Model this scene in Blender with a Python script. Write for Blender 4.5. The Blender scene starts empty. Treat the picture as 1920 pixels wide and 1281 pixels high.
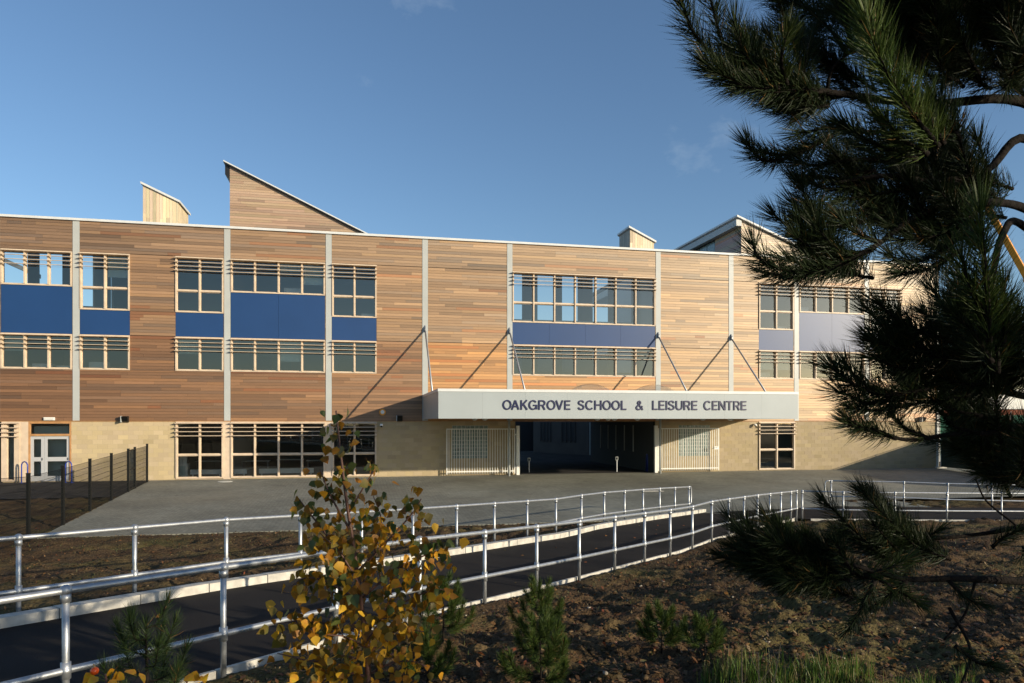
import bpy, math, random
import numpy as np
from mathutils import Vector, Matrix, Euler

R = random.Random(7)
NP = np.random.default_rng(11)
sc = bpy.context.scene
COL = sc.collection

# ---------------------------------------------------------------- camera, sky, sun, exposure
F = 1340.0            # focal length in photograph pixels
HY = 790.0            # horizon row of the photograph
E = 2.85              # eye height above the forecourt at the building
TH = math.atan(F / 6290.0)     # facade turned away to the right
C, S = math.cos(TH), math.sin(TH)
FY = 38.59            # depth of the facade straight ahead

cam = bpy.data.cameras.new('camera')
cam.sensor_width = 36.0
cam.lens = F / 1920.0 * 36.0
cam.shift_y = (HY - 640.5) / 1920.0
cam.clip_start = 0.05
cam.clip_end = 3000
cam.dof.use_dof = True
cam.dof.focus_distance = 26.0
cam.dof.aperture_fstop = 13.0
camo = bpy.data.objects.new('camera', cam)
camo.location = (0, 0, E)
camo.rotation_euler = (math.radians(90), 0, 0)
COL.objects.link(camo)
sc.camera = camo

SUN_TRAVEL = Vector((-1.2686, 0.752, -0.355)).normalized()
SUN_EL = math.asin(-SUN_TRAVEL.z)
SUN_AZ = math.atan2(-SUN_TRAVEL.x, -SUN_TRAVEL.y)      # clockwise from +Y

w = bpy.data.worlds.new('World')
sc.world = w
w.use_nodes = True
nt = w.node_tree
for n in list(nt.nodes):
    nt.nodes.remove(n)
out = nt.nodes.new('ShaderNodeOutputWorld')
bg = nt.nodes.new('ShaderNodeBackground')
sky = nt.nodes.new('ShaderNodeTexSky')
sky.sky_type = 'NISHITA'
sky.sun_disc = False
sky.sun_elevation = SUN_EL
sky.sun_rotation = SUN_AZ
sky.altitude = 100
sky.air_density = 1.0
sky.dust_density = 0.7
sky.ozone_density = 3.2
bg.inputs['Strength'].default_value = 0.128
# thin wisps of cloud all over the sky
tc = nt.nodes.new('ShaderNodeTexCoord')
mp = nt.nodes.new('ShaderNodeMapping')
mp.inputs['Scale'].default_value = (1.0, 1.0, 1.7)
mp.inputs['Location'].default_value = (-0.389, 0.058, 0.286)
nz = nt.nodes.new('ShaderNodeTexNoise')
nz.inputs['Scale'].default_value = 3.1
nz.inputs['Detail'].default_value = 7
nz.inputs['Roughness'].default_value = 0.6
rmp = nt.nodes.new('ShaderNodeValToRGB')
rmp.color_ramp.elements[0].position = 0.632
rmp.color_ramp.elements[0].color = (0, 0, 0, 1)
rmp.color_ramp.elements[1].position = 0.82
rmp.color_ramp.elements[1].color = (0.5, 0.5, 0.5, 1)
mxc = nt.nodes.new('ShaderNodeMix')
mxc.data_type = 'RGBA'
mxc.inputs['B'].default_value = (3.6, 4.3, 5.0, 1)
nt.links.new(tc.outputs['Generated'], mp.inputs['Vector'])
nt.links.new(mp.outputs['Vector'], nz.inputs['Vector'])
nt.links.new(nz.outputs['Fac'], rmp.inputs['Fac'])
nt.links.new(rmp.outputs['Color'], mxc.inputs['Factor'])
nt.links.new(sky.outputs['Color'], mxc.inputs['A'])
nt.links.new(mxc.outputs['Result'], bg.inputs['Color'])
nt.links.new(bg.outputs['Background'], out.inputs['Surface'])

sl = bpy.data.lights.new('sun', 'SUN')
sl.energy = 5.0
sl.angle = math.radians(0.5)
sl.color = (1.0, 0.86, 0.645)
so = bpy.data.objects.new('sun', sl)
so.rotation_euler = SUN_TRAVEL.to_track_quat('-Z', 'Y').to_euler()
so.location = (30, -20, 15)
COL.objects.link(so)

sc.view_settings.view_transform = 'Standard'
sc.view_settings.look = 'None'
sc.view_settings.exposure = 0.32
sc.view_settings.gamma = 1.0
sc.view_settings.use_curve_mapping = False
sc.render.engine = 'CYCLES'
sc.cycles.transparent_max_bounces = 16

# ---------------------------------------------------------------- helpers: pixels to positions
def at(px, py, Y):                      # world point seen at a pixel, at depth Y
    return Vector(((px - 960) / F * Y, Y, E + (HY - py) / F * Y))

def fs(px, yl=0.0):                     # facade coordinate s on the plane local y = yl
    k = (px - 960) / F
    return (k * (FY + yl * C) + yl * S) / (C - k * S)

def fdep(s, yl=0.0):
    return FY + s * S + yl * C

def fz(px, py, yl=0.0):                 # world height on that plane
    return E + (HY - py) / F * fdep(fs(px, yl), yl)

def loc2w(s, yl, z=0.0):
    return Vector((s * C - yl * S, FY + s * S + yl * C, z))

def w2loc(X, Y):
    dy = Y - FY
    return (X * C + dy * S, -X * S + dy * C)

# ---------------------------------------------------------------- helpers: meshes
class MB:
    def __init__(self):
        self.v = []; self.f = []; self.c = []; self.hascol = False
    def add(self, verts, faces, col=None):
        b = len(self.v)
        self.v.extend([tuple(p) for p in verts])
        self.f.extend([tuple(i + b for i in q) for q in faces])
        if col is not None:
            self.hascol = True
        self.c.extend([col or (1, 1, 1)] * len(verts))
        return self
    def box(self, x0, x1, y0, y1, z0, z1, col=None):
        return self.add([(x0, y0, z0), (x1, y0, z0), (x1, y1, z0), (x0, y1, z0),
                         (x0, y0, z1), (x1, y0, z1), (x1, y1, z1), (x0, y1, z1)],
                        [(0, 3, 2, 1), (4, 5, 6, 7), (0, 1, 5, 4), (1, 2, 6, 5), (2, 3, 7, 6), (3, 0, 4, 7)], col)
    def prism(self, poly, axis, a, b, col=None):
        n = len(poly)
        def P(p, t):
            if axis == 'x': return (t, p[0], p[1])
            if axis == 'y': return (p[0], t, p[1])
            return (p[0], p[1], t)
        vs = [P(p, a) for p in poly] + [P(p, b) for p in poly]
        fc = [tuple(range(n)), tuple(range(2 * n - 1, n - 1, -1))]
        for i in range(n):
            j = (i + 1) % n
            fc.append((i, i + n, j + n, j))
        return self.add(vs, fc, col)
    def tube(self, pts, r, n=8, col=None, cap=True):
        pts = [Vector(p) for p in pts]
        rs = r if isinstance(r, (list, tuple)) else [r] * len(pts)
        vs = []; fc = []
        up = Vector((0, 0, 1))
        prev = None
        for i, p in enumerate(pts):
            if i == 0: d = pts[1] - p
            elif i == len(pts) - 1: d = p - pts[i - 1]
            else: d = (pts[i + 1] - p).normalized() + (p - pts[i - 1]).normalized()
            d = d.normalized()
            if prev is None:
                u = d.cross(up)
                if u.length < 1e-3: u = d.cross(Vector((1, 0, 0)))
            else:
                u = prev - d * prev.dot(d)
            u.normalize(); prev = u
            v = d.cross(u)
            for k in range(n):
                a = 2 * math.pi * k / n
                vs.append(p + (u * math.cos(a) + v * math.sin(a)) * rs[i])
        for i in range(len(pts) - 1):
            for k in range(n):
                a = i * n + k; b = i * n + (k + 1) % n
                fc.append((a, b, b + n, a + n))
        if cap:
            fc.append(tuple(range(n - 1, -1, -1)))
            fc.append(tuple((len(pts) - 1) * n + k for k in range(n)))
        return self.add(vs, fc, col)
    def ball(self, p, r, n=10, m=6, sz=1.0, col=None):
        p = Vector(p)
        vs = [p + Vector((0, 0, r * sz))]; fc = []
        for i in range(1, m):
            a = math.pi * i / m
            for k in range(n):
                b = 2 * math.pi * k / n
                vs.append(p + Vector((r * math.sin(a) * math.cos(b), r * math.sin(a) * math.sin(b), r * sz * math.cos(a))))
        vs.append(p - Vector((0, 0, r * sz)))
        for k in range(n):
            fc.append((0, 1 + k, 1 + (k + 1) % n))
        for i in range(m - 2):
            for k in range(n):
                a = 1 + i * n + k; b = 1 + i * n + (k + 1) % n
                fc.append((a, a + n, b + n, b))
        l = len(vs) - 1
        for k in range(n):
            fc.append((1 + (m - 2) * n + (k + 1) % n, 1 + (m - 2) * n + k, l))
        return self.add(vs, fc, col)
    def mesh(self, name, smooth=False):
        me = bpy.data.meshes.new(name)
        me.from_pydata(self.v, [], self.f)
        if self.hascol:
            at_ = me.attributes.new('tint', 'FLOAT_COLOR', 'POINT')
            arr = np.ones((len(self.v), 4), dtype=np.float32)
            arr[:, :3] = np.array(self.c, dtype=np.float32)
            at_.data.foreach_set('color', arr.ravel())
        if smooth:
            me.polygons.foreach_set('use_smooth', [True] * len(me.polygons))
        me.update()
        return me
    def build(self, name, mat, parent=None, smooth=False):
        return link(name, self.mesh(name, smooth), mat, parent)

def link(name, me, mat=None, parent=None):
    if mat is not None and not me.materials:
        me.materials.append(mat)
    o = bpy.data.objects.new(name, me)
    COL.objects.link(o)
    if parent is not None:
        o.parent = parent
    return o

def npmesh(name, V, Fq, cols=None, smooth=False):
    """fast mesh from numpy: V (n,3), Fq (m,k) index array of equal-sized faces"""
    me = bpy.data.meshes.new(name)
    k = Fq.shape[1]
    me.vertices.add(len(V)); me.vertices.foreach_set('co', np.ascontiguousarray(V, dtype=np.float32).ravel())
    me.loops.add(Fq.size); me.loops.foreach_set('vertex_index', np.ascontiguousarray(Fq, dtype=np.int32).ravel())
    me.polygons.add(len(Fq)); me.polygons.foreach_set('loop_start', np.arange(0, Fq.size, k, dtype=np.int32))
    if smooth:
        me.polygons.foreach_set('use_smooth', np.ones(len(Fq), dtype=bool))
    me.update(calc_edges=True)
    if cols is not None:
        a = me.attributes.new('tint', 'FLOAT_COLOR', 'POINT')
        arr = np.ones((len(V), 4), dtype=np.float32); arr[:, :3] = cols
        a.data.foreach_set('color', arr.ravel())
    return me

def tag(o, label=None, cat=None, group=None, kind=None):
    if label: o['label'] = label
    if cat: o['category'] = cat
    if group: o['group'] = group
    if kind: o['kind'] = kind
    return o

def empty(name, loc=(0, 0, 0), rz=0.0, parent=None):
    o = bpy.data.objects.new(name, None)
    o.empty_display_size = 0.3
    o.location = loc
    o.rotation_euler = (0, 0, rz)
    COL.objects.link(o)
    if parent is not None: o.parent = parent
    return o

def smooth_path(pts, n=10):
    pts = np.array(pts, float)
    if len(pts) == 2:
        t = np.linspace(0, 1, n)[:, None]; return pts[0] * (1 - t) + pts[1] * t
    P = np.vstack([2 * pts[0] - pts[1], pts, 2 * pts[-1] - pts[-2]])
    o = []
    for i in range(1, len(P) - 2):
        for t in np.linspace(0, 1, n, endpoint=(i == len(P) - 3)):
            a, b, c, d = P[i - 1:i + 3]
            o.append(.5 * ((2 * b) + (-a + c) * t + (2 * a - 5 * b + 4 * c - d) * t * t + (-a + 3 * b - 3 * c + d) * t ** 3))
    return np.array(o)


# ---------------------------------------------------------------- materials
def newmat(name):
    m = bpy.data.materials.new(name)
    m.use_nodes = True
    t = m.node_tree
    b = t.nodes['Principled BSDF']
    return m, t, b

def plain(name, col, rough=0.6, metal=0.0, var=0.0, scale=8.0, bump=0.0, bscale=60.0, spec=0.5):
    m, t, b = newmat(name)
    b.inputs['Roughness'].default_value = rough
    b.inputs['Metallic'].default_value = metal
    b.inputs['Specular IOR Level'].default_value = spec
    b.inputs['Base Color'].default_value = (*col, 1)
    g = t.nodes.new('ShaderNodeNewGeometry')
    if var > 0:
        n = t.nodes.new('ShaderNodeTexNoise'); n.inputs['Scale'].default_value = scale; n.inputs['Detail'].default_value = 6
        r = t.nodes.new('ShaderNodeValToRGB')
        r.color_ramp.elements[0].position = 0.3; r.color_ramp.elements[1].position = 0.7
        r.color_ramp.elements[0].color = (*[max(0, c * (1 - var)) for c in col], 1)
        r.color_ramp.elements[1].color = (*[min(1, c * (1 + var)) for c in col], 1)
        t.links.new(g.outputs['Position'], n.inputs['Vector'])
        t.links.new(n.outputs['Fac'], r.inputs['Fac'])
        t.links.new(r.outputs['Color'], b.inputs['Base Color'])
    if bump > 0:
        n2 = t.nodes.new('ShaderNodeTexNoise'); n2.inputs['Scale'].default_value = bscale; n2.inputs['Detail'].default_value = 4
        bp = t.nodes.new('ShaderNodeBump'); bp.inputs['Strength'].default_value = bump; bp.inputs['Distance'].default_value = 0.01
        t.links.new(g.outputs['Position'], n2.inputs['Vector'])
        t.links.new(n2.outputs['Fac'], bp.inputs['Height'])
        t.links.new(bp.outputs['Normal'], b.inputs['Normal'])
    return m

def tinted(name, rough=0.6, noise=(0.5, 0.5, 14.0), amt=0.35, bump=0.0, spec=0.5, fine=None):
    """base colour from the 'tint' attribute, broken up by stretched noise"""
    m, t, b = newmat(name)
    b.inputs['Roughness'].default_value = rough
    b.inputs['Specular IOR Level'].default_value = spec
    a = t.nodes.new('ShaderNodeAttribute'); a.attribute_name = 'tint'
    tcn = t.nodes.new('ShaderNodeTexCoord')
    mpn = t.nodes.new('ShaderNodeMapping'); mpn.inputs['Scale'].default_value = noise
    n = t.nodes.new('ShaderNodeTexNoise'); n.inputs['Scale'].default_value = 3.0; n.inputs['Detail'].default_value = 6; n.inputs['Roughness'].default_value = 0.65
    r = t.nodes.new('ShaderNodeMapRange')
    r.inputs['From Min'].default_value = 0.25; r.inputs['From Max'].default_value = 0.75
    r.inputs['To Min'].default_value = 1 - amt; r.inputs['To Max'].default_value = 1 + amt
    mx = t.nodes.new('ShaderNodeMix'); mx.data_type = 'RGBA'; mx.blend_type = 'MULTIPLY'; mx.inputs['Factor'].default_value = 1
    t.links.new(tcn.outputs['Object'], mpn.inputs['Vector'])
    t.links.new(mpn.outputs['Vector'], n.inputs['Vector'])
    t.links.new(n.outputs['Fac'], r.inputs['Value'])
    t.links.new(a.outputs['Color'], mx.inputs['A'])
    t.links.new(r.outputs['Result'], mx.inputs['B'])
    t.links.new(mx.outputs['Result'], b.inputs['Base Color'])
    if bump > 0:
        bp = t.nodes.new('ShaderNodeBump'); bp.inputs['Strength'].default_value = bump; bp.inputs['Distance'].default_value = 0.01
        t.links.new(n.outputs['Fac'], bp.inputs['Height'])
        t.links.new(bp.outputs['Normal'], b.inputs['Normal'])
    return m

M = {}
M['cedar'] = tinted('cedar_boards', 0.53, (0.6, 1.0, 16.0), 0.18, 0.10, 0.7)
M['cedar_v'] = tinted('cedar_boards_upright', 0.5, (16.0, 1.0, 0.6), 0.22, 0.12)
M['block'] = tinted('sand_blockwork', 0.85, (9, 9, 9), 0.10, 0.25, 0.3)
M['timber'] = plain('pale_timber_frame', (0.56, 0.45, 0.335), 0.5, var=0.12, scale=3.0)
M['timber_dk'] = plain('oiled_timber', (0.42, 0.22, 0.09), 0.5, var=0.2, scale=5.0)
M['membrane'] = plain('dark_membrane', (0.03, 0.028, 0.025), 0.9)
M['greymetal'] = plain('grey_coated_metal', (0.40, 0.42, 0.41), 0.42, var=0.05, scale=1.2)
M['fascia'] = plain('fascia_metal', (0.32, 0.36, 0.375), 0.5, var=0.04, scale=0.8)
M['capping'] = plain('capping_metal', (0.60, 0.62, 0.62), 0.4, var=0.05, scale=2)
M['blue'] = plain('blue_panel', (0.011, 0.047, 0.150), 0.42, var=0.05, scale=0.7, spec=0.5)
M['navy'] = plain('navy_lettering', (0.007, 0.010, 0.060), 0.4)
M['white'] = plain('white_paint', (0.74, 0.74, 0.70), 0.45, var=0.05, scale=5)
M['black'] = plain('black_coating', (0.006, 0.0065, 0.006), 0.5, spec=0.3)
M['galv'] = plain('galvanised_steel', (0.42, 0.44, 0.46), 0.46, 0.75, var=0.16, scale=14, bump=0.08, bscale=40)
M['rod'] = plain('steel_rod', (0.34, 0.36, 0.38), 0.4, 0.4)
M['roof'] = plain('roof_membrane', (0.10, 0.11, 0.12), 0.7, var=0.2, scale=1)
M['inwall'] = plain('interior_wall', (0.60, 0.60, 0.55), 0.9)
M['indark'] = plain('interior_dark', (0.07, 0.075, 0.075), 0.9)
M['infloor'] = plain('interior_floor', (0.12, 0.10, 0.08), 0.6)
M['blind'] = plain('pale_blind', (0.5, 0.6, 0.58), 0.8)
M['doorgrey'] = plain('door_grey', (0.42, 0.43, 0.44), 0.4)
M['bluepaint'] = plain('blue_paint', (0.03, 0.06, 0.32), 0.35)
M['orange'] = plain('orange_plastic', (0.75, 0.30, 0.03), 0.4)
M['craneorange'] = plain('crane_orange', (0.62, 0.27, 0.02), 0.45, var=0.1, scale=1)
M['netgreen'] = plain('green_netting', (0.008, 0.10, 0.06), 0.8, var=0.3, scale=2)
M['netdark'] = plain('dark_green_netting', (0.006, 0.022, 0.018), 0.9, var=0.3, scale=2)
M['kerb'] = plain('kerb_concrete', (0.46, 0.44, 0.39), 0.8, var=0.25, scale=7, bump=0.2, bscale=50)
M['bark'] = plain('pine_bark', (0.013, 0.0105, 0.009), 0.95, var=0.5, scale=30, bump=0.8, bscale=60, spec=0.1)
M['birchbark'] = plain('birch_stem_bark', (0.10, 0.045, 0.03), 0.6, var=0.3, scale=40)
M['stalk'] = plain('dry_stalk', (0.36, 0.24, 0.12), 0.8, var=0.2, scale=30)
M['hip'] = plain('rose_hip', (0.75, 0.09, 0.01), 0.25)
M['brick'] = plain('red_brick', (0.22, 0.07, 0.04), 0.9, var=0.3, scale=30)

def glassmat(name, refl=1.0, tint=(0.80, 0.88, 0.88)):
    m = bpy.data.materials.new(name); m.use_nodes = True
    t = m.node_tree
    for n in list(t.nodes): t.nodes.remove(n)
    o = t.nodes.new('ShaderNodeOutputMaterial')
    tr = t.nodes.new('ShaderNodeBsdfTransparent'); tr.inputs['Color'].default_value = (*tint, 1)
    gl = t.nodes.new('ShaderNodeBsdfGlossy'); gl.inputs['Roughness'].default_value = 0.015
    gl.inputs['Color'].default_value = (1, 0.98, 0.88, 1)
    fr = t.nodes.new('ShaderNodeFresnel'); fr.inputs['IOR'].default_value = 1.52
    mu = t.nodes.new('ShaderNodeMath'); mu.operation = 'MULTIPLY'; mu.inputs[1].default_value = refl; mu.use_clamp = True
    # slight waviness of the panes
    g = t.nodes.new('ShaderNodeNewGeometry')
    nn = t.nodes.new('ShaderNodeTexNoise'); nn.inputs['Scale'].default_value = 0.9; nn.inputs['Detail'].default_value = 1
    bp = t.nodes.new('ShaderNodeBump'); bp.inputs['Strength'].default_value = 0.15; bp.inputs['Distance'].default_value = 0.012
    t.links.new(g.outputs['Position'], nn.inputs['Vector'])
    t.links.new(nn.outputs['Fac'], bp.inputs['Height'])
    t.links.new(bp.outputs['Normal'], gl.inputs['Normal'])
    mx = t.nodes.new('ShaderNodeMixShader')
    t.links.new(fr.outputs['Fac'], mu.inputs[0])
    t.links.new(mu.outputs[0], mx.inputs['Fac'])
    t.links.new(tr.outputs[0], mx.inputs[1])
    t.links.new(gl.outputs[0], mx.inputs[2])
    t.links.new(mx.outputs[0], o.inputs['Surface'])
    return m
M['glass'] = glassmat('window_glass', 3.3, (0.88, 0.90, 0.87))
M['dome'] = glassmat('rooflight_acrylic', 0.3, (0.90, 0.91, 0.92))
M['glassblock'] = plain('glass_block', (0.16, 0.22, 0.21), 0.12, var=0.4, scale=9, bump=0.6, bscale=14)

def soilmat():
    m, t, b = newmat('bare_soil')
    b.inputs['Roughness'].default_value = 0.95
    b.inputs['Specular IOR Level'].default_value = 0.15
    g = t.nodes.new('ShaderNodeNewGeometry')
    n1 = t.nodes.new('ShaderNodeTexNoise'); n1.inputs['Scale'].default_value = 0.7; n1.inputs['Detail'].default_value = 8; n1.inputs['Roughness'].default_value = 0.7
    r1 = t.nodes.new('ShaderNodeValToRGB')
    e = r1.color_ramp.elements
    e[0].position = 0.35; e[0].color = (0.048, 0.029, 0.015, 1)
    e[1].position = 0.68; e[1].color = (0.128, 0.084, 0.042, 1)
    x = r1.color_ramp.elements.new(0.55); x.color = (0.080, 0.051, 0.026, 1)
    n2 = t.nodes.new('ShaderNodeTexNoise'); n2.inputs['Scale'].default_value = 26; n2.inputs['Detail'].default_value = 5
    r2 = t.nodes.new('ShaderNodeMapRange'); r2.inputs['From Min'].default_value = 0.3; r2.inputs['From Max'].default_value = 0.7
    r2.inputs['To Min'].default_value = 0.55; r2.inputs['To Max'].default_value = 1.5
    mx = t.nodes.new('ShaderNodeMix'); mx.data_type = 'RGBA'; mx.blend_type = 'MULTIPLY'; mx.inputs['Factor'].default_value = 1
    # greenish film of moss and seedlings in patches
    n3 = t.nodes.new('ShaderNodeTexNoise'); n3.inputs['Scale'].default_value = 0.45; n3.inputs['Detail'].default_value = 6
    r3 = t.nodes.new('ShaderNodeMapRange'); r3.inputs['From Min'].default_value = 0.46; r3.inputs['From Max'].default_value = 0.70
    r3.inputs['To Max'].default_value = 0.55
    mg = t.nodes.new('ShaderNodeMix'); mg.data_type = 'RGBA'; mg.inputs['B'].default_value = (0.11, 0.105, 0.032, 1)
    bp = t.nodes.new('ShaderNodeBump'); bp.inputs['Strength'].default_value = 1.0; bp.inputs['Distance'].default_value = 0.03
    for n in (n1, n2, n3): t.links.new(g.outputs['Position'], n.inputs['Vector'])
    t.links.new(n1.outputs['Fac'], r1.inputs['Fac'])
    t.links.new(n2.outputs['Fac'], r2.inputs['Value'])
    t.links.new(n3.outputs['Fac'], r3.inputs['Value'])
    t.links.new(r1.outputs['Color'], mg.inputs['A'])
    t.links.new(r3.outputs['Result'], mg.inputs['Factor'])
    t.links.new(mg.outputs['Result'], mx.inputs['A'])
    t.links.new(r2.outputs['Result'], mx.inputs['B'])
    t.links.new(mx.outputs['Result'], b.inputs['Base Color'])
    t.links.new(n2.outputs['Fac'], bp.inputs['Height'])
    t.links.new(bp.outputs['Normal'], b.inputs['Normal'])
    return m
M['soil'] = soilmat()

def tarmac(name, col, stain=0.35):
    m, t, b = newmat(name)
    b.inputs['Roughness'].default_value = 0.85
    b.inputs['Specular IOR Level'].default_value = 0.12
    g = t.nodes.new('ShaderNodeNewGeometry')
    n1 = t.nodes.new('ShaderNodeTexNoise'); n1.inputs['Scale'].default_value = 0.8; n1.inputs['Detail'].default_value = 6
    n2 = t.nodes.new('ShaderNodeTexNoise'); n2.inputs['Scale'].default_value = 120; n2.inputs['Detail'].default_value = 3
    r1 = t.nodes.new('ShaderNodeMapRange'); r1.inputs['From Min'].default_value = .3; r1.inputs['From Max'].default_value = .7
    r1.inputs['To Min'].default_value = 1 - stain; r1.inputs['To Max'].default_value = 1 + stain
    r2 = t.nodes.new('ShaderNodeMapRange'); r2.inputs['From Min'].default_value = .3; r2.inputs['From Max'].default_value = .7
    r2.inputs['To Min'].default_value = 0.6; r2.inputs['To Max'].default_value = 1.5
    mm = t.nodes.new('ShaderNodeMath'); mm.operation = 'MULTIPLY'
    mx = t.nodes.new('ShaderNodeMix'); mx.data_type = 'RGBA'; mx.blend_type = 'MULTIPLY'; mx.inputs['Factor'].default_value = 1
    mx.inputs['A'].default_value = (*col, 1)
    bp = t.nodes.new('ShaderNodeBump'); bp.inputs['Strength'].default_value = .5; bp.inputs['Distance'].default_value = 0.006
    for n in (n1, n2): t.links.new(g.outputs['Position'], n.inputs['Vector'])
    t.links.new(n1.outputs['Fac'], r1.inputs['Value']); t.links.new(n2.outputs['Fac'], r2.inputs['Value'])
    t.links.new(r1.outputs['Result'], mm.inputs[0]); t.links.new(r2.outputs['Result'], mm.inputs[1])
    t.links.new(mm.outputs[0], mx.inputs['B']); t.links.new(mx.outputs['Result'], b.inputs['Base Color'])
    t.links.new(n2.outputs['Fac'], bp.inputs['Height']); t.links.new(bp.outputs['Normal'], b.inputs['Normal'])
    return m
M['tarmac'] = tarmac('dark_tarmac', (0.019, 0.017, 0.016))
M['yard'] = tarmac('yard_tarmac', (0.05, 0.047, 0.045))

def pavermat():
    m, t, b = newmat('grey_block_paving')
    b.inputs['Roughness'].default_value = 0.8
    b.inputs['Specular IOR Level'].default_value = 0.35
    g = t.nodes.new('ShaderNodeNewGeometry')
    mp_ = t.nodes.new('ShaderNodeMapping'); mp_.inputs['Rotation'].default_value = (0, 0, -TH + math.radians(45))
    br = t.nodes.new('ShaderNodeTexBrick')
    br.inputs['Scale'].default_value = 1.0
    br.inputs['Brick Width'].default_value = 0.2; br.inputs['Row Height'].default_value = 0.1
    br.inputs['Mortar Size'].default_value = 0.008; br.inputs['Mortar Smooth'].default_value = 0.3
    br.inputs['Color1'].default_value = (0.190, 0.192, 0.160, 1); br.inputs['Color2'].default_value = (0.265, 0.266, 0.220, 1)
    br.inputs['Mortar'].default_value = (0.085, 0.085, 0.072, 1)
    n1 = t.nodes.new('ShaderNodeTexNoise'); n1.inputs['Scale'].default_value = 0.22; n1.inputs['Detail'].default_value = 7; n1.inputs['Roughness'].default_value = .62
    r1 = t.nodes.new('ShaderNodeMapRange'); r1.inputs['From Min'].default_value = .3; r1.inputs['From Max'].default_value = .7
    r1.inputs['To Min'].default_value = 0.62; r1.inputs['To Max'].default_value = 1.24
    mx = t.nodes.new('ShaderNodeMix'); mx.data_type = 'RGBA'; mx.blend_type = 'MULTIPLY'; mx.inputs['Factor'].default_value = 1
    n3 = t.nodes.new('ShaderNodeTexNoise'); n3.inputs['Scale'].default_value = 0.13; n3.inputs['Detail'].default_value = 4
    r3 = t.nodes.new('ShaderNodeMapRange'); r3.inputs['From Min'].default_value = .5; r3.inputs['From Max'].default_value = .75
    r3.inputs['To Max'].default_value = 0.5
    mu = t.nodes.new('ShaderNodeMix'); mu.data_type = 'RGBA'; mu.inputs['B'].default_value = (0.195, 0.165, 0.11, 1)
    bp = t.nodes.new('ShaderNodeBump'); bp.inputs['Strength'].default_value = .35; bp.inputs['Distance'].default_value = 0.006; bp.invert = True
    t.links.new(g.outputs['Position'], mp_.inputs['Vector']); t.links.new(mp_.outputs['Vector'], br.inputs['Vector'])
    t.links.new(g.outputs['Position'], n1.inputs['Vector']); t.links.new(n1.outputs['Fac'], r1.inputs['Value'])
    t.links.new(g.outputs['Position'], n3.inputs['Vector']); t.links.new(n3.outputs['Fac'], r3.inputs['Value'])
    t.links.new(br.outputs['Color'], mu.inputs['A']); t.links.new(r3.outputs['Result'], mu.inputs['Factor'])
    t.links.new(mu.outputs['Result'], mx.inputs['A']); t.links.new(r1.outputs['Result'], mx.inputs['B'])
    t.links.new(mx.outputs['Result'], b.inputs['Base Color'])
    t.links.new(br.outputs['Fac'], bp.inputs['Height']); t.links.new(bp.outputs['Normal'], b.inputs['Normal'])
    return m
M['paver'] = pavermat()

def foliage(name, rough=0.45, trans=0.25, spec=0.4):
    m, t, b = newmat(name)
    b.inputs['Roughness'].default_value = rough
    b.inputs['Specular IOR Level'].default_value = spec
    a = t.nodes.new('ShaderNodeAttribute'); a.attribute_name = 'tint'
    t.links.new(a.outputs['Color'], b.inputs['Base Color'])
    if trans > 0:
        o = t.nodes['Material Output']
        tl = t.nodes.new('ShaderNodeBsdfTranslucent')
        mx = t.nodes.new('ShaderNodeMixShader'); mx.inputs['Fac'].default_value = trans
        t.links.new(a.outputs['Color'], tl.inputs['Color'])
        t.links.new(b.outputs[0], mx.inputs[1]); t.links.new(tl.outputs[0], mx.inputs[2])
        t.links.new(mx.outputs[0], o.inputs['Surface'])
    return m
M['needle'] = foliage('pine_needles', 0.5, 0.15, 0.18)
M['leaf'] = foliage('birch_leaf', 0.5, 0.42)
M['grass'] = foliage('grass_blades', 0.5, 0.25)
M['clod'] = tinted('soil_clods', 0.95, (30, 30, 30), 0.4, 0.6, 0.1)

# ---------------------------------------------------------------- terrain
PU = (0.565, 0.825)                                     # direction of the ramped path
def tl_(X, Y): return (X * PU[0] + Y * PU[1], X * PU[1] - Y * PU[0])
def pt_(t, lat): return (t * PU[0] + lat * PU[1], t * PU[1] - lat * PU[0])
NEAR, FAR = -5.65, -8.87                                # rail lines
PROF_T = [-40, -5, 2.5, 6, 9.5, 15, 16.7, 20.5, 25, 30, 200]
PROF_Z = [1.5, 1.95, 2.16, 2.29, 2.51, 2.81, 2.82, 3.0, 3.25, 3.30, 3.30]
def prof(t): return E - np.interp(t, PROF_T, PROF_Z)
EDGE_N = 15.6                                           # near edge of the paved forecourt
def plaza_z(n): return -0.03 - 0.0235 * np.clip(n, 0, 22)
FENCE_A = Vector((-11.55, 14.3)); FENCE_B = Vector((-17.45, 34.3))
def fence_x(Y):
    return FENCE_A.x + (Y - FENCE_A.y) * (FENCE_B.x - FENCE_A.x) / (FENCE_B.y - FENCE_A.y)

def sstep(a, b, x):
    t = np.clip((x - a) / (b - a), 0, 1)
    return t * t * (3 - 2 * t)

def ground_h(X, Y):
    X = np.asarray(X, float); Y = np.asarray(Y, float)
    t = X * PU[0] + Y * PU[1]; lat = X * PU[1] - Y * PU[0]
    dy = Y - FY
    n = -(-X * S + dy * C)
    zp = prof(t); zz = plaza_z(n)
    # camera side bank
    d2 = np.clip(23.4 - Y, 0, 50)
    bank = zp + 0.30 * sstep(0.3, 5.0, np.minimum(lat - NEAR, d2))
    bank = np.where(lat > NEAR, bank, zp)
    # far strip between path and forecourt
    d1 = np.clip(FAR - lat, 0.0, None); dd = np.clip(n - EDGE_N, 0.0, None)
    strip = (zp * dd + zz * d1) / np.maximum(d1 + dd, 1e-3)
    h = np.where(lat > FAR, bank, strip)
    h = np.where(n < EDGE_N, zz, h)
    h = np.where((n < EDGE_N + 2.2) & (X > 6) & (lat > FAR), np.minimum(h, zz), h)
    # right side beyond the cross path
    h = np.where(n < 0, -0.05, h)
    return h

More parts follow.
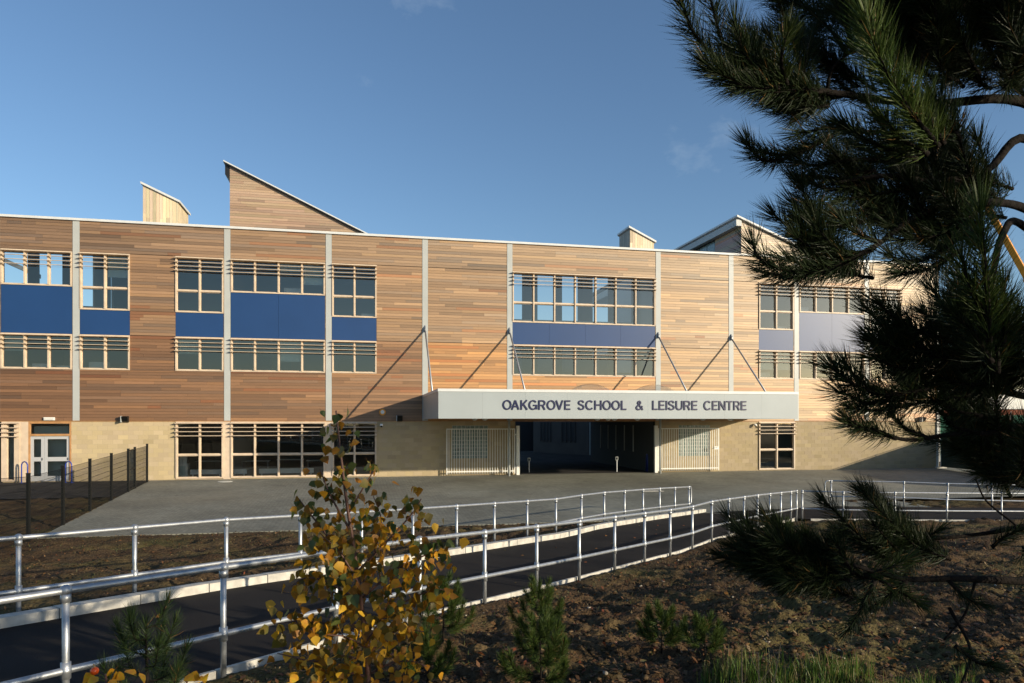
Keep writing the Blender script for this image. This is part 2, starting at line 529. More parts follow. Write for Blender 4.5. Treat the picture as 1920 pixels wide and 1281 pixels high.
def hardmask(X, Y):
    """1 where paving or tarmac covers the soil"""
    t = X * PU[0] + Y * PU[1]; lat = X * PU[1] - Y * PU[0]
    n = -(-X * S + (Y - FY) * C)
    path = (lat < NEAR - 0.02) & (lat > FAR + 0.02) & (t < 26)
    cross = (Y > 23.75) & (Y < 26.6) & (X > 8)
    plz = (n < EDGE_N - 0.05) & (X > fence_x(Y) + 0.05) & ~((X > 13) & (Y < 28.9 + 0 * X) & (Y > 26.6))
    yard = (n < 6.5)
    return path | cross | plz | yard

def vnoise(X, Y, sc_, seed):
    r = np.random.default_rng(seed); T = r.random((256, 256))
    x = X * sc_; y = Y * sc_
    xi = np.floor(x).astype(int); yi = np.floor(y).astype(int)
    fx = x - xi; fy = y - yi
    fx = fx * fx * (3 - 2 * fx); fy = fy * fy * (3 - 2 * fy)
    g = lambda a, b: T[a % 256, b % 256]
    return (g(xi, yi) * (1 - fx) + g(xi + 1, yi) * fx) * (1 - fy) + (g(xi, yi + 1) * (1 - fx) + g(xi + 1, yi + 1) * fx) * fy

def lumps(X, Y):
    a = 0.10 * (vnoise(X, Y, 0.9, 1) - 0.5) + 0.085 * (vnoise(X, Y, 2.6, 2) - 0.5) + 0.08 * (vnoise(X, Y, 6.3, 3) - 0.5) + 0.06 * (vnoise(X, Y, 11, 4) - 0.5) + 0.03 * (vnoise(X, Y, 19, 8) - 0.5)
    return a * 1.25

def soil_h(X, Y):
    X = np.asarray(X, float); Y = np.asarray(Y, float)
    t = X * PU[0] + Y * PU[1]; lat = X * PU[1] - Y * PU[0]
    n = -(-X * S + (Y - FY) * C)
    edge = np.minimum(np.abs(lat - NEAR), np.abs(lat - FAR))
    edge = np.minimum(edge, np.abs(n - EDGE_N))
    amp = 0.25 + 0.75 * sstep(0.1, 0.9, edge)
    amp = amp * (1 - 0.15 * (lat < FAR))
    h = ground_h(X, Y) + lumps(X, Y) * amp - 0.02
    hm = hardmask(X, Y)
    return np.where(hm, ground_h(X, Y) - 0.16, h)

def axis(dense, far):
    a = [-far, -far / 2, -150, -80, -45, -28]
    return a
xs = np.concatenate([[-1500, -600, -250, -120, -60, -35, -24], np.arange(-19, -5.0, 0.12), np.arange(-5.0, 8.0, 0.05), np.arange(8.0, 20.001, 0.12), [22, 26, 32, 45, 80, 160, 400, 1500]])
ys = np.concatenate([[-400, -120, -50, -20, -8, -3], np.arange(-0.5, 4.0, 0.25), np.arange(4.0, 11.0, 0.045), np.arange(11.0, 18, 0.08), np.arange(18, 29.5, 0.12), np.arange(30, 44, 1.0), [50, 60, 80, 120, 250, 600, 1500]])
GX, GY = np.meshgrid(xs, ys)
GZ = soil_h(GX, GY)
V = np.stack([GX.ravel(), GY.ravel(), GZ.ravel()], 1)
nx, ny = len(xs), len(ys)
I = (np.arange(ny - 1)[:, None] * nx + np.arange(nx - 1)[None, :]).ravel()
Q = np.stack([I, I + 1, I + nx + 1, I + nx], 1)
g = link('ground', npmesh('ground', V, Q, smooth=True), M['soil'])
tag(g, kind='structure')

# forecourt paving
def sheet(name, mat, polys, zf, res=1.0):
    mb = MB()
    for (X0, X1, Y0f, Y1f, step) in polys:
        n_ = max(1, int((X1 - X0) / step))
        for i in range(n_):
            xa = X0 + (X1 - X0) * i / n_; xb = X0 + (X1 - X0) * (i + 1) / n_
            q = []
            for x, f in ((xa, Y0f), (xb, Y0f), (xb, Y1f), (xa, Y1f)):
                y = f(x); q.append((x, y, zf(x, y)))
            mb.add(q, [(0, 1, 2, 3)])
    o = mb.build(name, mat)
    tag(o, kind='structure')
    return o

# built in facade coordinates: n = -y local
mb = MB()
def pz(s, n, dz=0.0):
    p = loc2w(s, -n); return (p.x, p.y, float(plaza_z(n)) + dz)
sA, sB = -24.0, 40.0
def left_s(n):                                          # fence line in facade coordinates
    best = None
    a = w2loc(FENCE_A.x, FENCE_A.y); b = w2loc(FENCE_B.x, FENCE_B.y)
    k = (-n - a[1]) / (b[1] - a[1])
    return a[0] + (b[0] - a[0]) * k
N_ = [0.0, 2, 4, 6, 8, 10, 12, 14, EDGE_N]
for i in range(len(N_) - 1):
    for (l0, l1, r) in ((left_s(N_[i]), left_s(N_[i + 1]), 8.0), (8.0, 8.0, 13.0)):
        mb.add([pz(l0, N_[i]), pz(r, N_[i]), pz(r, N_[i + 1]), pz(l1, N_[i + 1])], [(0, 3, 2, 1)])
# right part stops at the soil strip behind the far cross rail
for i in range(len(N_) - 1):
    n0, n1 = N_[i], N_[i + 1]
    nlim = 12.6
    if n0 >= nlim: 
        continue
    n1 = min(n1, nlim)
    mb.add([pz(13.0, n0), pz(40, n0), pz(40, n1), pz(13.0, n1)], [(0, 3, 2, 1)])
# bits beside the junction
mb.add([pz(9.0, EDGE_N), pz(13.0, EDGE_N), pz(13.0, 17.8), pz(5.5, 17.8)], [(0, 3, 2, 1)])
# paving running through the entrance passage
tag(mb.build('forecourt_paving', M['paver']), kind='structure')
mb = MB()
mb.add([pz(fs(900), 0), pz(fs(1300), 0), (*loc2w(fs(1300), 45).xy, -0.03), (*loc2w(fs(900), 45).xy, -0.03)], [(0, 1, 2, 3)])
tag(mb.build('passage_floor', M['yard']), kind='structure')  # passage paving in dark tarmac, its shade put into the colour

# playground tarmac left of the fence
mb = MB()
nn_ = [0.0, 2, 4, 6.5]
for i in range(3):
    mb.add([pz(-60, nn_[i], .004), pz(left_s(nn_[i]) - .03, nn_[i], .004), pz(left_s(nn_[i + 1]) - .03, nn_[i + 1], .004), pz(-60, nn_[i + 1], .004)], [(0, 3, 2, 1)])
tag(mb.build('playground_tarmac', M['yard']), kind='structure')

# ramped path
mb = MB()
ts = np.arange(-14, 25.6, 0.6)
lats = [FAR + 0.20, FAR + 1.2, (FAR + NEAR) / 2, NEAR - 1.0, NEAR - 0.10]
def path_z(t, lat):
    X, Y = pt_(t, lat)
    return float(prof(t)) + 0.006
for i in range(len(ts) - 1):
    for j in range(len(lats) - 1):
        q = []
        for (t, l) in ((ts[i], lats[j]), (ts[i], lats[j + 1]), (ts[i + 1], lats[j + 1]), (ts[i + 1], lats[j])):
            X, Y = pt_(t, l); q.append((X, Y, path_z(t, l)))
        mb.add(q, [(0, 1, 2, 3)])
tag(mb.build('ramped_path', M['tarmac']), kind='structure')
# cross path leading off to the right
mb = MB()
def cz(X, Y):
    s, yl = w2loc(X, Y); return float(plaza_z(-yl)) + 0.012
P_ = [(7.0, 25.2), (9.85, 23.75), (14, 23.62), (20, 23.6), (32, 23.6), (32, 26.5), (20, 26.6), (12.2, 26.9)]
mb.add([(x, y, cz(x, y)) for x, y in P_], [tuple(range(len(P_)))])
tag(mb.build('cross_path', M['tarmac']), kind='structure')

# kerbs, each stone a piece
def kerb(name, lat0, lat1, t0, t1, up, length):
    k = tag(empty(name), kind='structure')
    t = t0
    while t < t1:
        e = min(t + length, t1)
        mb = MB()
        d = R.uniform(-0.004, 0.004); gl = R.uniform(-0.006, 0.006)
        q = []
        for dz in (-0.12, up + d):
            for (tt, ll) in ((t + .006, lat0 + gl), (e - .006, lat0 + gl), (e - .006, lat1 + gl), (t + .006, lat1 + gl)):
                X, Y = pt_(tt, ll); q.append((X, Y, float(prof(tt)) + dz))
        mb.add(q, [(0, 1, 2, 3), (7, 6, 5, 4), (0, 4, 5, 1), (1, 5, 6, 2), (2, 6, 7, 3), (3, 7, 4, 0)])
        mb.build('kerb_stone', M['kerb'], k)
        t = e
    return k
kerb('far_kerb', FAR + 0.03, FAR + 0.20, -10, 24.9, 0.12, 0.915)
kerb('near_kerb', NEAR - 0.095, NEAR - 0.055, -10, 25.2, 0.012, 0.915)
def kerb_line(name, pts, wdt, up, zf, mat=None):
    k = tag(empty(name), kind='structure')
    for (a, b) in zip(pts[:-1], pts[1:]):
        a = Vector(a); b = Vector(b); L = (b - a).length; d = (b - a) / L; nrm = Vector((-d.y, d.x))
        m_ = int(L / 0.915)
        for i in range(m_):
            p = a + d * (L * i / m_ + .006); q = a + d * (L * (i + 1) / m_ - .006)
            c4 = [p, q, q + nrm * wdt, p + nrm * wdt]
            vs = [(c.x, c.y, zf(c.x, c.y) - .12) for c in c4] + [(c.x, c.y, zf(c.x, c.y) + up) for c in c4]
            MB().add(vs, [(3, 2, 1, 0), (4, 5, 6, 7), (0, 1, 5, 4), (1, 2, 6, 5), (2, 3, 7, 6), (3, 0, 4, 7)]).build('kerb_stone', mat or M['kerb'], k)
kerb_line('cross_path_kerb', [(9.9, 23.66), (20, 23.5), (27, 23.5)], 0.06, 0.03, cz)
kerb_line('forecourt_edging', [loc2w(left_s(EDGE_N), -EDGE_N).xy, loc2w(8.6, -EDGE_N).xy], 0.06, 0.004, lambda x, y: float(plaza_z(-w2loc(x, y)[1])), M['paver'])

# ---------------------------------------------------------------- the school building
BLD = tag(empty('school_building', (0, FY, 0), TH), 'long three storey cedar clad school building with blue panels', 'building')
zW = E                       # bottom of the cedar
zF1, zF2 = E + 2.47, E + 4.15      # first floor window
zS2 = E + 8.09
zBS, zBT = E + 5.35, E + 6.42      # top of the short and tall blue panels
zP = E + 9.57                # top of the cedar
SL, SR = fs(-150), fs(1755)
cols_px = [-6.5, 143.5, 426.5, 616.5, 797, 955.5, 1233.5, 1370, 1492.5, 1624]
col_s = [fs(p) for p in cols_px]
bay_edges = [SL] + col_s + [SR]
CW = 0.30 / 2

# windows: (px0, px1, n columns, tall blue?)
wins = [(-120, -14, 2, False), (2, 136, 3, True), (150.5, 244, 2, False), (329.5, 419.5, 2, False), (433, 609.5, 4, True), (622.5, 706, 2, False),
        (960.5, 1228, 7, False), (1422, 1487, 2, False), (1497.5, 1619.5, 4, True), (1629, 1688, 2, False)]
holes = []           # (s0, s1, z0, z1) real openings
panels = []
wspecs = []
for (a, b, n, tall) in wins:
    s0, s1 = fs(a), fs(b)
    holes.append((s0, s1, zF1, zF2)); wspecs.append((s0, s1, zF1, zF2, n, None))
    z0 = zBT if tall else zBS
    holes.append((s0, s1, z0, zS2)); wspecs.append((s0, s1, z0, zS2, n, None if tall else E + 6.42))
    panels.append((s0, s1, zF2, z0, n))
gwins = [(330, 419, 2), (433, 609.5, 4), (623, 706, 2), (1422, 1489, 2)]
ghead = E - 0.02
for (a, b, n) in gwins:
    s0, s1 = fs(a), fs(b)
    holes.append((s0, s1, 0.02, ghead)); wspecs.append((s0, s1, 0.02, ghead, n, E - 1.66))
# narrow window and door at the left, entrance passage, glass block windows
holes.append((fs(4), fs(38), 0.02, ghead)); 
holes.append((fs(54), fs(134), -0.05, ghead))
PS0, PS1 = fs(966), fs(1228)
holes.append((PS0, PS1, -0.3, E + 0.1))
gbw = [(fs(848), fs(914.5), fz(880, 861), fz(880, 798)), (fs(1272), fs(1330), fz(1300, 855.5), fz(1300, 795))]
for q in gbw: holes.append(q)

def inhole(s, z):
    for (a, b, c, d) in holes:
        if a - 1e-6 < s < b + 1e-6 and c - 1e-6 < z < d + 1e-6: return True
    return False
# structural wall behind the cladding
ss = sorted(set([SL, SR] + [h[0] for h in holes] + [h[1] for h in holes]))
zs_ = sorted(set([-0.3, zP - 0.02] + [h[2] for h in holes] + [h[3] for h in holes]))
mb = MB()
for i in range(len(ss) - 1):
    run = None
    for j in range(len(zs_) - 1):
        cs, cz_ = (ss[i] + ss[i + 1]) / 2, (zs_[j] + zs_[j + 1]) / 2
        solid = zs_[j] >= -0.31 and not inhole(cs, cz_)
        if solid:
            if run is None: run = zs_[j]
            end = zs_[j + 1]
        if run is not None and (not solid or j == len(zs_) - 2):
            mb.box(ss[i], ss[i + 1], 0.0, 0.28, run, end)
            run = None
mb.build('wall', M['membrane'], BLD)

# cedar boards -------------------------------------------------
PITCH = 0.145
boards = []          # (length, s0, s1, z0, z1, colour)
def cedar_col(s, z):
    rel = z - E
    base = np.array([0.285, 0.165, 0.092])
    if rel > 8.09: base = np.array([0.305, 0.196, 0.122])
    elif rel > 4.15: base = np.array([0.325, 0.198, 0.114])
    if fs(800) < s < fs(1235) and rel < 4.15: base = np.array([0.41, 0.205, 0.080])
    elif s > fs(1235) and rel < 4.15: base = np.array([0.335, 0.198, 0.106])
    elif rel < 4.15: base = np.array([0.262, 0.140, 0.072])
    # boards paler to the right: the sun's glare put into the tint
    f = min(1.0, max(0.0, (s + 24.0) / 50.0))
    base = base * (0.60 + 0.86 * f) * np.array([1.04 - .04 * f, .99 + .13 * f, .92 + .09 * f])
    k = R.gauss(1.0, 0.17); k = min(1.5, max(0.58, k))
    c = base * k
    q = R.random()
    if q < 0.07: c = c * np.array([1.08, 0.84, 0.70]) * 0.88
    elif q < 0.22: c = c * np.array([0.86, 0.93, 1.06])
    elif q < 0.34: c = c * np.array([1.12, 1.10, 1.02])
    return tuple(float(min(0.7, x)) for x in c)
upz = [zW + 0.03, zF2, zS2, zP]
for bi in range(len(bay_edges) - 1):
    b0 = bay_edges[bi] + (CW if bi > 0 else 0); b1 = bay_edges[bi + 1] - (CW if bi < len(bay_edges) - 2 else 0)
    bh = [(h[0], h[1], h[2], h[3]) for h in holes if h[1] > b0 and h[0] < b1 and h[3] > zW + .2]
    bh += [(p[0], p[1], p[2], p[3]) for p in panels if p[1] > b0 and p[0] < b1]
    for zi in range(3):
        za, zb = upz[zi] + (0.02 if zi else 0), upz[zi + 1]
        nrow = round((zb - za) / PITCH)
        for r in range(nrow):
            r0 = za + (zb - za) * r / nrow; r1 = za + (zb - za) * (r + 1) / nrow
            cut = sorted(set([r0, r1] + [h[k] for h in bh for k in (2, 3) if r0 + .012 < h[k] < r1 - .012]))
            for c0, c1 in zip(cut[:-1], cut[1:]):
                zc = (c0 + c1) / 2
                iv = [(b0, b1)]
                for h in bh:
                    if h[2] < zc < h[3]:
                        nv = []
                        for (u, v) in iv:
                            if h[1] <= u or h[0] >= v: nv.append((u, v)); continue
                            if h[0] > u + .02: nv.append((u, h[0]))
                            if h[1] < v - .02: nv.append((h[1], v))
                        iv = nv
                for (u, v) in iv:
                    p = u
                    first = True
                    while p < v - .01:
                        L = 0.6 * R.choice([1, 2, 3, 4, 4, 5, 6, 6, 7, 8])
                        if first: L = L * R.choice([0.5, 1, 0.75]); first = False
                        q = min(v, p + L)
                        if v - q < 0.35: q = v
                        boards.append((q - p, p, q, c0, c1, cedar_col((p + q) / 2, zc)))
                        p = q
def board_into(mb, b):
    L, s0, s1, z0, z1, c = b
    pr = R.uniform(0, 0.004)
    y0 = -0.045 - pr
    g_ = 0.0045; e_ = 0.0025
    mb.add([(s0 + e_, y0, z0 + g_), (s1 - e_, y0, z0 + g_), (s1 - e_, -0.01, z0 + g_), (s0 + e_, -0.01, z0 + g_),
            (s0 + e_, y0 + .006, z1 - g_), (s1 - e_, y0 + .006, z1 - g_), (s1 - e_, -0.01, z1 - g_), (s0 + e_, -0.01, z1 - g_)],
           [(4, 5, 6, 7), (0, 3, 2, 1), (0, 1, 5, 4), (1, 2, 6, 5), (3, 0, 4, 7)], c)
boards.sort(key=lambda b: -b[0] * (b[4] - b[3]))
vis = [b for b in boards if b[2] > fs(0)]
oth = [b for b in boards if b[2] <= fs(0)]
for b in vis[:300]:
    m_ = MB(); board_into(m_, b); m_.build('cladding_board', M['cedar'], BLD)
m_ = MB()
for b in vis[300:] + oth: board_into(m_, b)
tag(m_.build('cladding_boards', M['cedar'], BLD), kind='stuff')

# grey cover strips, capping, base flashing
for i, s in enumerate(col_s):
    MB().box(s - CW + .004, s + CW - .004, -0.062, -0.001, zW + .03, zP - 0.005).build('cover_strip', M['greymetal'], BLD)
MB().box(SL, SR + .08, -0.14, 0.4, zP + .003, zP + 0.115).build('parapet_capping', M['capping'], BLD)
MB().box(SL, SR + .02, -0.075, -0.002, zW - 0.012, zW + 0.022).build('base_flashing', M['timber_dk'], BLD)
# end wall on the right
MB().box(SR - .28, SR + .001, 0.285, 13.0, -0.3, zP).build('end_wall', M['membrane'], BLD)
mb = MB()
z = zW + .03
while z < zP - .02:
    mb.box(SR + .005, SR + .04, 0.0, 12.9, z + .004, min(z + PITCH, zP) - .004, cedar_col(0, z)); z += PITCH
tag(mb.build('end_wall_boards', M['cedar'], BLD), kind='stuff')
MB().box(SR - 0.02, SR + 0.10, -0.12, -0.03, 0, zP).build('downpipe', M['greymetal'], BLD)

# blue panels
for (s0, s1, z0, z1, n) in panels:
    k = max(1, n // 2) if n != 7 else 4
    for i in range(k):
        a = s0 + (s1 - s0) * i / k; b = s0 + (s1 - s0) * (i + 1) / k
        MB().box(a + .004, b - .004, -0.036, -0.001, z0 + .012, z1 - .012).build('blue_panel', M['blue'], BLD)

# sand coloured blockwork, ground floor
ghole = [h for h in holes if h[2] < E - .3]
gsol = []
blocks = []
BH = (zW - 0.012) / 13
post_px = [(419, 433), (609.5, 623), (38, 54)]
posts = [(fs(a), fs(b)) for a, b in post_px]
def blocked(u, v, z):
    iv = [(u, v)]
    for h in [(h[0], h[1], h[2], h[3]) for h in ghole] + [(a, b, -1, 9) for a, b in posts] + [(SL, fs(4), -1, 9)]:
        if h[2] < z < h[3]:
            nv = []
            for (a, b) in iv:
                if h[1] <= a or h[0] >= b: nv.append((a, b)); continue
                if h[0] > a + .01: nv.append((a, h[0]))
                if h[1] < b - .01: nv.append((h[1], b))
            iv = nv
    return iv
for r in range(-1, 13):
    z0 = r * BH; off = 0.225 if r % 2 else 0.0
    s = SL + off
    while s < SR:
        for (a, b) in blocked(max(s, SL), min(s + .45, SR), z0 + BH / 2):
            if b - a > .03:
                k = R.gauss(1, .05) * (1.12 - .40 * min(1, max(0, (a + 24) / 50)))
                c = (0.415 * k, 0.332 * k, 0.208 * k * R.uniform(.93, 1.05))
                blocks.append((a, b, z0, z0 + BH, c))
        s += .45
def block_into(mb, q):
    a, b, z0, z1, c = q
    y0 = -0.030 - R.uniform(0, .003)
    mb.add([(a + .004, y0, z0 + .004), (b - .004, y0, z0 + .004), (b - .004, -.002, z0 + .004), (a + .004, -.002, z0 + .004),
            (a + .004, y0, z1 - .004), (b - .004, y0, z1 - .004), (b - .004, -.002, z1 - .004), (a + .004, -.002, z1 - .004)],
           [(4, 5, 6, 7), (0, 3, 2, 1), (0, 1, 5, 4), (1, 2, 6, 5), (3, 0, 4, 7)], c)
blocks.sort(key=lambda q: -((q[1] - q[0]) * (1.0 if q[2] >= 0 else 0.01)) / fdep(q[0]))
for q in blocks[:300]:
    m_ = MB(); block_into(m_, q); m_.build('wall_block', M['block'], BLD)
m_ = MB()
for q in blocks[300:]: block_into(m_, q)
tag(m_.build('wall_blocks', M['block'], BLD), kind='stuff')
# mortar bed behind the blocks
mort = plain('mortar', (0.36, 0.31, 0.21), 0.95)
for (u, v) in blocked(SL, SR, BH / 2):
    mb = MB()
    for r in range(13):
        for (a, b) in blocked(u, v, r * BH + BH / 2):
            mb.box(a, b, -0.026, -0.0015, r * BH, (r + 1) * BH)
    if mb.v: mb.build('mortar_bed', mort, BLD)
# timber posts between the ground floor windows
for (a, b) in posts:
    MB().box(a + .002, b - .002, -0.05, 0.12, -0.1, ghead + .0).build('timber_post', M['timber'], BLD)

# windows ------------------------------------------------------
def bracket_into(mb, s, z, wd=0.05):
    mb.prism([(-0.10, z - .05), (-0.10, z + .025), (-0.25, z + .022), (-0.25, z + .004)], 'x', s - wd / 2, s + wd / 2)
def window(s0, s1, z0, z1, n, transom, louv=4, mw=0.068):
    fr = MB()
    fr.box(s0, s1, -0.075, 0.10, z0, z0 + .06)            # sill
    win = fr.build('window', M['timber'], BLD)
    MB().box(s0, s1, -0.075, 0.10, z1 - .07, z1).build('head', M['timber'], win)
    tz = transom
    gx = [s0 + (s1 - s0) * i / n for i in range(n + 1)]
    for i, x in enumerate(gx):
        a, b = x - mw / 2, x + mw / 2
        if i == 0: a, b = s0 + .001, s0 + mw
        if i == n: a, b = s1 - mw, s1 - .001
        m = MB().box(a, b, -0.10, 0.095, z0 + .061, z1 - .071)
        if louv:
            for k in range(louv):
                bracket_into(m, (a + b) / 2, z1 - .11 - k * .205)
        m.build('mullion', M['timber'], win)
    for i in range(n):
        a = gx[i] + (mw if i == 0 else mw / 2) + .001; b = gx[i + 1] - (mw if i == n - 1 else mw / 2) - .001
        if tz:
            MB().box(a, b, -0.06, 0.09, tz - .035, tz + .035).build('transom', M['timber'], win)
        segs = [(z0 + .061, z1 - .071)] if not tz else [(z0 + .061, tz - .036), (tz + .036, z1 - .071)]
        for (c, d) in segs:
            # opening casement frame inside each light
            m = MB()
            m.box(a, a + .02, 0.0, .07, c, d); m.box(b - .02, b, 0.0, .07, c, d)
            m.box(a + .02, b - .02, 0.0, .07, c, c + .03); m.box(a + .02, b - .02, 0.0, .07, d - .03, d)
            m.build('casement', M['timber'], win)
            t1, t2 = R.uniform(-.004, .004), R.uniform(-.003, .003)
            y = .04
            MB().add([(a + .02, y + t1, c + .03), (b - .02, y - t1, c + .03), (b - .02, y - t1 + t2, d - .03), (a + .02, y + t1 + t2, d - .03)], [(0, 1, 2, 3)]).build('pane', M['glass'], win)
    for k in range(louv):
        z = z1 - .11 - k * .205
        MB().prism([(-0.105, z + .03), (-0.105, z + .052), (-0.262, z + .036), (-0.262, z + .014)], 'x', s0 - .02, s1 + .02).build('louvre_blade', M['timber'], win)
    return win
for ws in wspecs: window(*ws)
# narrow window left
window(fs(4), fs(38), 0.02, ghead, 1, None, 4, 0.22)

# grey double door with glazed fanlight
ds0, ds1 = fs(54), fs(134)
dm = MB()
for q in ((ds0, ds0 + .07, -0.05, 0.11, 0, ghead), (ds1 - .07, ds1, -0.05, 0.11, 0, ghead), (ds0 + .07, ds1 - .07, -0.05, 0.11, ghead - .09, ghead), (ds0 + .07, ds1 - .07, -0.05, 0.11, 2.15, 2.25)):
    dm.box(*q)
door = dm.build('double_door', M['timber_dk'], BLD)
MB().add([(ds0 + .07, .05, 2.25), (ds1 - .07, .05, 2.25), (ds1 - .07, .05, ghead - .09), (ds0 + .07, .05, ghead - .09)], [(0, 1, 2, 3)]).build('fanlight_pane', M['glass'], door)
split = ds0 + (ds1 - ds0) * 0.36
for (a, b) in ((ds0 + .075, split - .004), (split + .004, ds1 - .075)):
    m = MB(); st = .13
    m.box(a, a + st, 0.0, .05, 0.01, 2.145); m.box(b - st, b, 0.0, .05, 0.01, 2.145)
    m.box(a + st, b - st, 0.0, .05, 2.0, 2.145); m.box(a + st, b - st, 0.0, .05, .95, 1.15); m.box(a + st, b - st, 0.0, .05, 0.01, .25)
    lf = m.build('door_leaf', M['doorgrey'], door)
    for (c, d) in ((.25, .95), (1.15, 2.0)):
        MB().add([(a + st, .025, c), (b - st, .025, c), (b - st, .025, d), (a + st, .025, d)], [(0, 1, 2, 3)]).build('pane', M['glass'], door)
    MB().tube([((b - st / 2), -0.04, 1.0), ((b - st / 2), -0.04, 1.12)], .012, 6).build('handle', M['black'], door)
# vertical blinds behind door and narrow window
for (a, b) in ((fs(4), fs(26)), (fs(56), fs(122))):
    s = a
    while s < b:
        MB().add([(s, .42, .1), (s + .115, .47, .1), (s + .115, .47, 2.62), (s, .42, 2.62)], [(0, 1, 2, 3)]).build('blind_slat', M['blind'], BLD)
        s += .118

# glass block windows beside the passage
gb = MB().box(0, 0.17, -0.02, 0.06, 0, 0.17)
for (a, b, c, d) in gbw:
    m = MB()
    nxb = 8; nzb = 9
    fw = (b - a) / nxb; fh = (d - c) / nzb
    for i in range(nxb + 1): m.box(a + i * fw - .012, a + i * fw + .012, -0.03, .05, c, d)
    for j in range(nzb + 1): m.box(a, b, -0.028, .05, c + j * fh - .012, c + j * fh + .012)
    gw = m.build('glass_block_window', M['greymetal'], BLD)
    me = MB().box(.014, fw - .014, -0.02, 0.045, .014, fh - .014).mesh('glass_block')
    me.materials.append(M['glassblock'])
    for i in range(nxb):
        for j in range(nzb):
            o = link('glass_block', me, None, gw); o.location = (a + i * fw, 0, c + j * fh)

# interior: floors, ceilings, cross walls, corridor wall
def inbox(name, mat, *a): return MB().box(*a).build(name, mat, BLD)
DEP = 7.6
OA = (SL + .05, fs(172)); OB = (col_s[5] + .07, col_s[6] - .07)       # bays one can look through
def slab(name, mat, zf, zt, thin, y0, y1, e0, e1):
    x = e0
    for (u, v) in thin + [(e1, e1)]:
        if u > x + .01: inbox(name, mat, x, u, y0, y1, zf, zt)
        if v > u: inbox(name, mat, u, v, y0, 2.75, zf, zt)
        x = v
for (zf, zt, thin) in ((3.55, 3.9, []), (7.45, 7.85, [OB]), (11.35, 11.8, [OA, OB])):
    slab('floor_slab', M['inwall'], zf, zt, thin, 0.285, DEP + 4, SL + .05, SR - .3)
inbox('ground_slab', M['infloor'], SL + .05, PS0 - .3, 0.285, DEP + 4, -0.3, 0.012)
inbox('ground_slab', M['infloor'], PS1 + .3, SR - .3, 0.285, DEP + 4, -0.3, 0.012)
slab('roof', M['roof'], 11.85, 12.1, [OA, OB], 0.402, DEP + 5, SL, SR - .3)
for zi, (a, b) in enumerate(((0.013, 3.549), (3.901, 7.449), (7.851, 11.349))):
    for i, s in enumerate(col_s):
        if zi > 0 or not (PS0 - .4 < s < PS1 + .4):
            if zi == 2 and i in (0, 1): continue
            inbox('cross_wall', M['inwall'], s - .06, s + .06, 0.285, DEP - .01, a, b)
    # corridor wall with openings on the sky side
    opens = {0: [], 1: [OB], 2: [OA, OB]}[zi]
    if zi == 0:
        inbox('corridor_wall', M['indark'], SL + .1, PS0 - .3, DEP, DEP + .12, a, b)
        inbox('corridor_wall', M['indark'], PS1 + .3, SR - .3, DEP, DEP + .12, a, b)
        continue
    pos = SL + .1
    for (u, v) in opens + [(SR - .3, SR - .3)]:
        if u > pos + .05: inbox('corridor_wall', M['inwall'], pos, u, DEP, DEP + .12, a, b)
        if v > u:
            # glazed far side: dado, posts and rails with sky between
            inbox('far_dado', M['inwall'], u, v, 2.6, 2.72, a, a + 0.9)
            k = int((v - u) / 1.6)
            for j in range(k + 1):
                x = u + (v - u) * j / k
                wd = (.45 if j % 2 else .25) if u < 0 else (.30 if j % 2 else .16)
                inbox('far_post', M['indark'], max(u, x - wd), min(v, x + wd), 2.6, 2.72, a + .901, b)
            inbox('far_rail', M['indark'], u, v, 2.50, 2.58, a + 1.75, a + 1.83)
            inbox('side_wall', M['inwall'], v - .05, v, 0.285, 2.6, a, b)
            inbox('side_wall', M['inwall'], v, v + .1, 2.76, DEP, a, b)
            if u > SL + 1: inbox('side_wall', M['inwall'], u - .1, u, 2.76, DEP, a, b)
        pos = v
for (s0, s1, z0, z1, n, tz) in wspecs:
    if z0 < E: continue
    seethru = (OB[0] - .2 < s0 < OB[1]) or (z0 > E + 5 and s0 < fs(150))
    for i in range(n):
        u = s0 + (s1 - s0) * i / n + .06; v = s0 + (s1 - s0) * (i + 1) / n - .06
        q = R.random()
        if q < .22 and not seethru:
            inbox('roller_blind', M['blind'], u, v, .16, .165, z1 - .12 - R.choice([.4, .7, 1.0]), z1 - .08)
        if R.random() < .4 and not seethru:
            h = R.choice([.22, .3, .42]); w0 = R.uniform(0, .3)
            inbox('sill_cupboard', M['white'], u + w0 * (v - u), v, .55, .9, z0 - .3, z0 + h)
        if R.random() < .3 and not seethru:
            inbox('notice_board', R.choice([M['blind'], M['indark'], M['bluepaint']]), u, v, DEP - .06, DEP - .012, z0 + .3, z0 + 1.4)
    if not seethru:
        for k in range(3):
            inbox('strip_light', M['white'], s0 + .3, s1 - .3, 1.3 + k * 2.0, 1.45 + k * 2.0, z1 + .28, z1 + .34)
# entrance passage walls and ceiling
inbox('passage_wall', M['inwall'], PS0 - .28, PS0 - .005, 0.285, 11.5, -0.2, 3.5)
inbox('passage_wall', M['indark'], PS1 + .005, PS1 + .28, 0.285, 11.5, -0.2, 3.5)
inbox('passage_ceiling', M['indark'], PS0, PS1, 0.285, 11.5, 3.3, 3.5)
for k in range(5):
    inbox('passage_window', M['inwall'], PS1 - .02, PS1 + .003, 3.2 + k * 1.5, 3.3 + k * 1.5, 1.0, 2.6)
